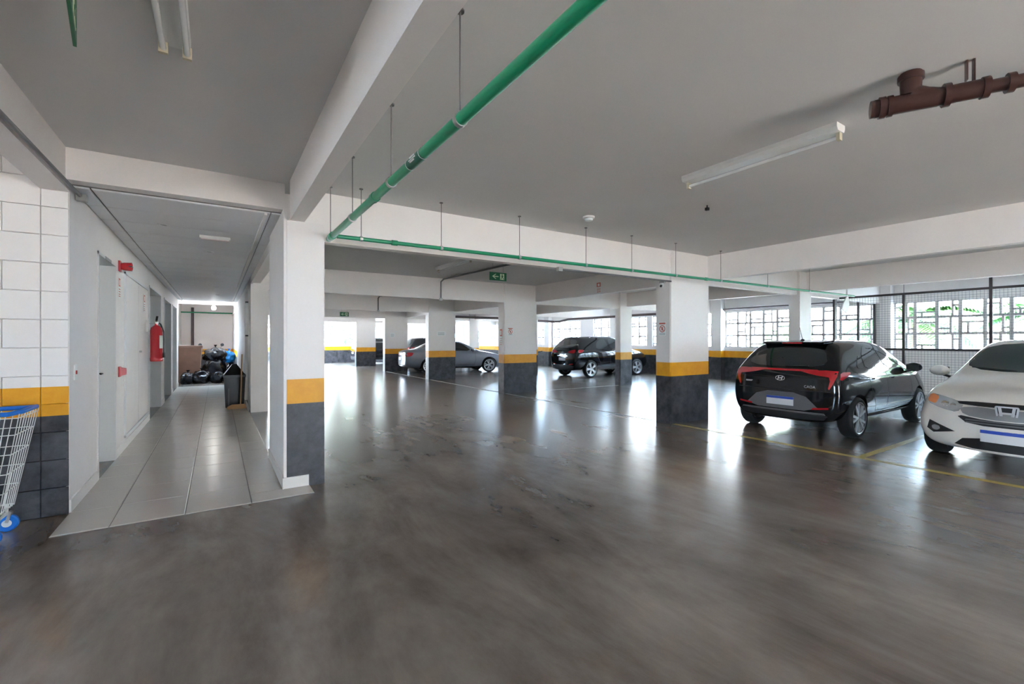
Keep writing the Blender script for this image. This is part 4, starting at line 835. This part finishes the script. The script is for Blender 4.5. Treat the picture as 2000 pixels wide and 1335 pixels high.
for s_ in (-1, 1):
    MB().tube([(.40, s_ * .25, 1.06), (.38, s_ * .34, 1.25)], .006, 6).build('mirror_stem', 'black', mo); MB().lathe([(0, -.01), (.06, -.008), (.06, .008), (0, .01)], 14, axis='x', c=(.37, s_ * .36, 1.29)).build('mirror', 'black', mo, True)
MB().lathe([(0, .08), (.08, .07), (.09, 0), (0, -.06)], 14, axis='x', c=(.52, 0, .93)).build('headlamp', 'lampc', mo, True)
bi = empty('bicycle', (13.9, 19.1, 0), math.radians(-125)); tag(bi, 'small bicycle with red and white wheel beside the black SUV', 'bicycle')
wheel2(.26, bi, (.42, 0, .26), 'redp', 'pwhite', 12); wheel2(.26, bi, (-.42, 0, .26), 'redp', 'pwhite', 12)
q = MB(); q.tube([(-.42, 0, .26), (-.12, 0, .28), (.28, 0, .66), (-.18, 0, .62), (-.42, 0, .26)], .016, 8); q.tube([(-.12, 0, .28), (-.22, 0, .74)], .014, 8); q.build('frame', 'pwhite', bi, True)
MB().tube([(.42, 0, .26), (.28, 0, .68), (.25, 0, .84)], .015, 8).build('fork', 'steel', bi, True); MB().tube([(.18, -.28, .92), (.26, -.1, .86), (.26, .1, .86), (.18, .28, .92)], .013, 8).build('handlebar', 'black', bi, True); MB().tube([(-.34, 0, .76), (-.2, 0, .77), (-.08, 0, .75)], [.07, .06, .03], 8).build('saddle', 'black', bi, True)

# ------------------------------------------------------------------ outside: neighbour buildings, palms, trees
def building(x0, x1, y0, y1, h, lab, face):
    r = empty('building', ((x0 + x1) / 2, (y0 + y1) / 2, -.06)); tag(r, lab, 'building'); B(-(x1 - x0) / 2, (x1 - x0) / 2, -(y1 - y0) / 2, (y1 - y0) / 2, 0, h).build('wall', 'render_', r)
    n = 0 if face == 'q' else int(((y1 - y0) if face == 'x' else (x1 - x0)) / 4)
    for k in range(n):
        for z in (1.0,):
            c_ = -((y1 - y0) if face == 'x' else (x1 - x0)) / 2 + (k + .5) * 4
            if face == 'x': w_ = B(-(x1 - x0) / 2 - .05, -(x1 - x0) / 2 + .02, c_ - .6, c_ + .6, z, z + 1.2).build('window', 'frame', r); B(-(x1 - x0) / 2 - .06, -(x1 - x0) / 2 - .04, c_ - .52, c_ + .52, z + .08, z + 1.12).build('pane', 'gprint', w_)
            else: w_ = B(c_ - .6, c_ + .6, -(y1 - y0) / 2 - .05, -(y1 - y0) / 2 + .02, z, z + 1.2).build('window', 'frame', r); B(c_ - .52, c_ + .52, -(y1 - y0) / 2 - .06, -(y1 - y0) / 2 - .04, z + .08, z + 1.12).build('pane', 'gprint', w_)
building(-24, 16, -22, -16.5, 4.5, 'unseen warm building added to block low sky behind the camera', 'q')  # unseen block added to hide low blue sky from the garage opening
building(26, 32, -4, 32, 4.6, 'cream neighbouring building beyond the lattice windows', 'x')
building(-4, 14, 44, 50, 5, 'cream neighbouring building beyond the far wall', 'y')
def palm(loc, h, lab, seed, n=20, ln=1.9):
    rnd = random.Random(seed); r = empty('palm', loc); tag(r, lab, 'palm', 'palms outside the lattice windows')
    MB().tube([(0, 0, 0), (.05, .03, h * .5), (.02, 0, h)], [.12, .09, .08], 10).build('trunk', 'bark', r, True)
    for k in range(n):
        a = 2 * PI * k / n + rnd.uniform(-.2, .2); el_ = rnd.uniform(.1, 1.2); q = MB(); pts = []
        for i in range(9):
            t = i / 8; rad = ln * t * math.cos(el_ * (1 - t * .5)); z = h + ln * (math.sin(el_) * t - .75 * t * t); pts.append(Vector((rad * math.cos(a), rad * math.sin(a), z)))
        q.tube(pts, [.018 * (1 - .8 * i / 8) for i in range(9)], 4); sd_ = Vector((-math.sin(a), math.cos(a), 0))
        for i in range(1, 9):
            for f_ in (0, .33, .66):
                if i == 8 and f_: continue
                p = pts[i].lerp(pts[min(i + 1, 8)], f_); d = (pts[i] - pts[i - 1]).normalized(); l_ = .42 * (1 - abs(i / 8 - .45))
                for s_ in (-1, 1):
                    tip = p + sd_ * s_ * l_ + d * l_ * .6 - Vector((0, 0, l_ * .45)); m_ = p.lerp(tip, .5) + Vector((0, 0, .02)); e_ = d * .045
                    q.add([p - e_, p + e_, m_ + e_, tip, m_ - e_], [(0, 1, 2, 3, 4)])
        q.build('frond', 'leaf' if k % 2 else 'leaf2', r)
for i, (x, y, h) in enumerate(((18.7, 5.2, 2.1), (18.7, 1.4, 2.3), (18.7, -2.4, 1.9), (22.5, 3.3, 2.3), (22.5, -.5, 2.0), (22.5, 7.1, 1.8))): palm((x, y, -.06), h, 'feathery green palm outside the fenced lattice window', i)
def tree(loc, h, R_, n, lab, seed):
    rnd = random.Random(seed); r = empty('tree', loc); tag(r, lab, 'tree'); MB().tube([(0, 0, 0), (.1, 0, h * .5), (0, .1, h)], [.18, .13, .08], 10).build('trunk', 'bark', r, True); q = MB()
    for _ in range(n):
        d = Vector((rnd.gauss(0, 1), rnd.gauss(0, 1), rnd.gauss(0, 1))).normalized() * R_ * rnd.uniform(.35, 1) ** .6; c_ = Vector((d.x, d.y, h + d.z * .8)); a = Vector((rnd.gauss(0, 1), rnd.gauss(0, 1), rnd.gauss(0, 1))).normalized() * .11; b = a.orthogonal().normalized() * .05
        q.add([c_ - a, c_ + b, c_ + a, c_ - b], [(0, 1, 2, 3)])
    q.build('foliage', 'leaf2', r)['kind'] = 'stuff'
tree((7.9, 34.2, -.06), 2.3, 1.7, 2600, 'leafy green tree outside the far wall', 1)
tree((11.9, 35.0, -.06), 2.8, 1.5, 1800, 'second green tree outside the far wall by the fourth column', 2)
tree((19.3, 9.4, -.06), 1.3, 1.1, 1500, 'low round shrub outside the hatchback window', 3)
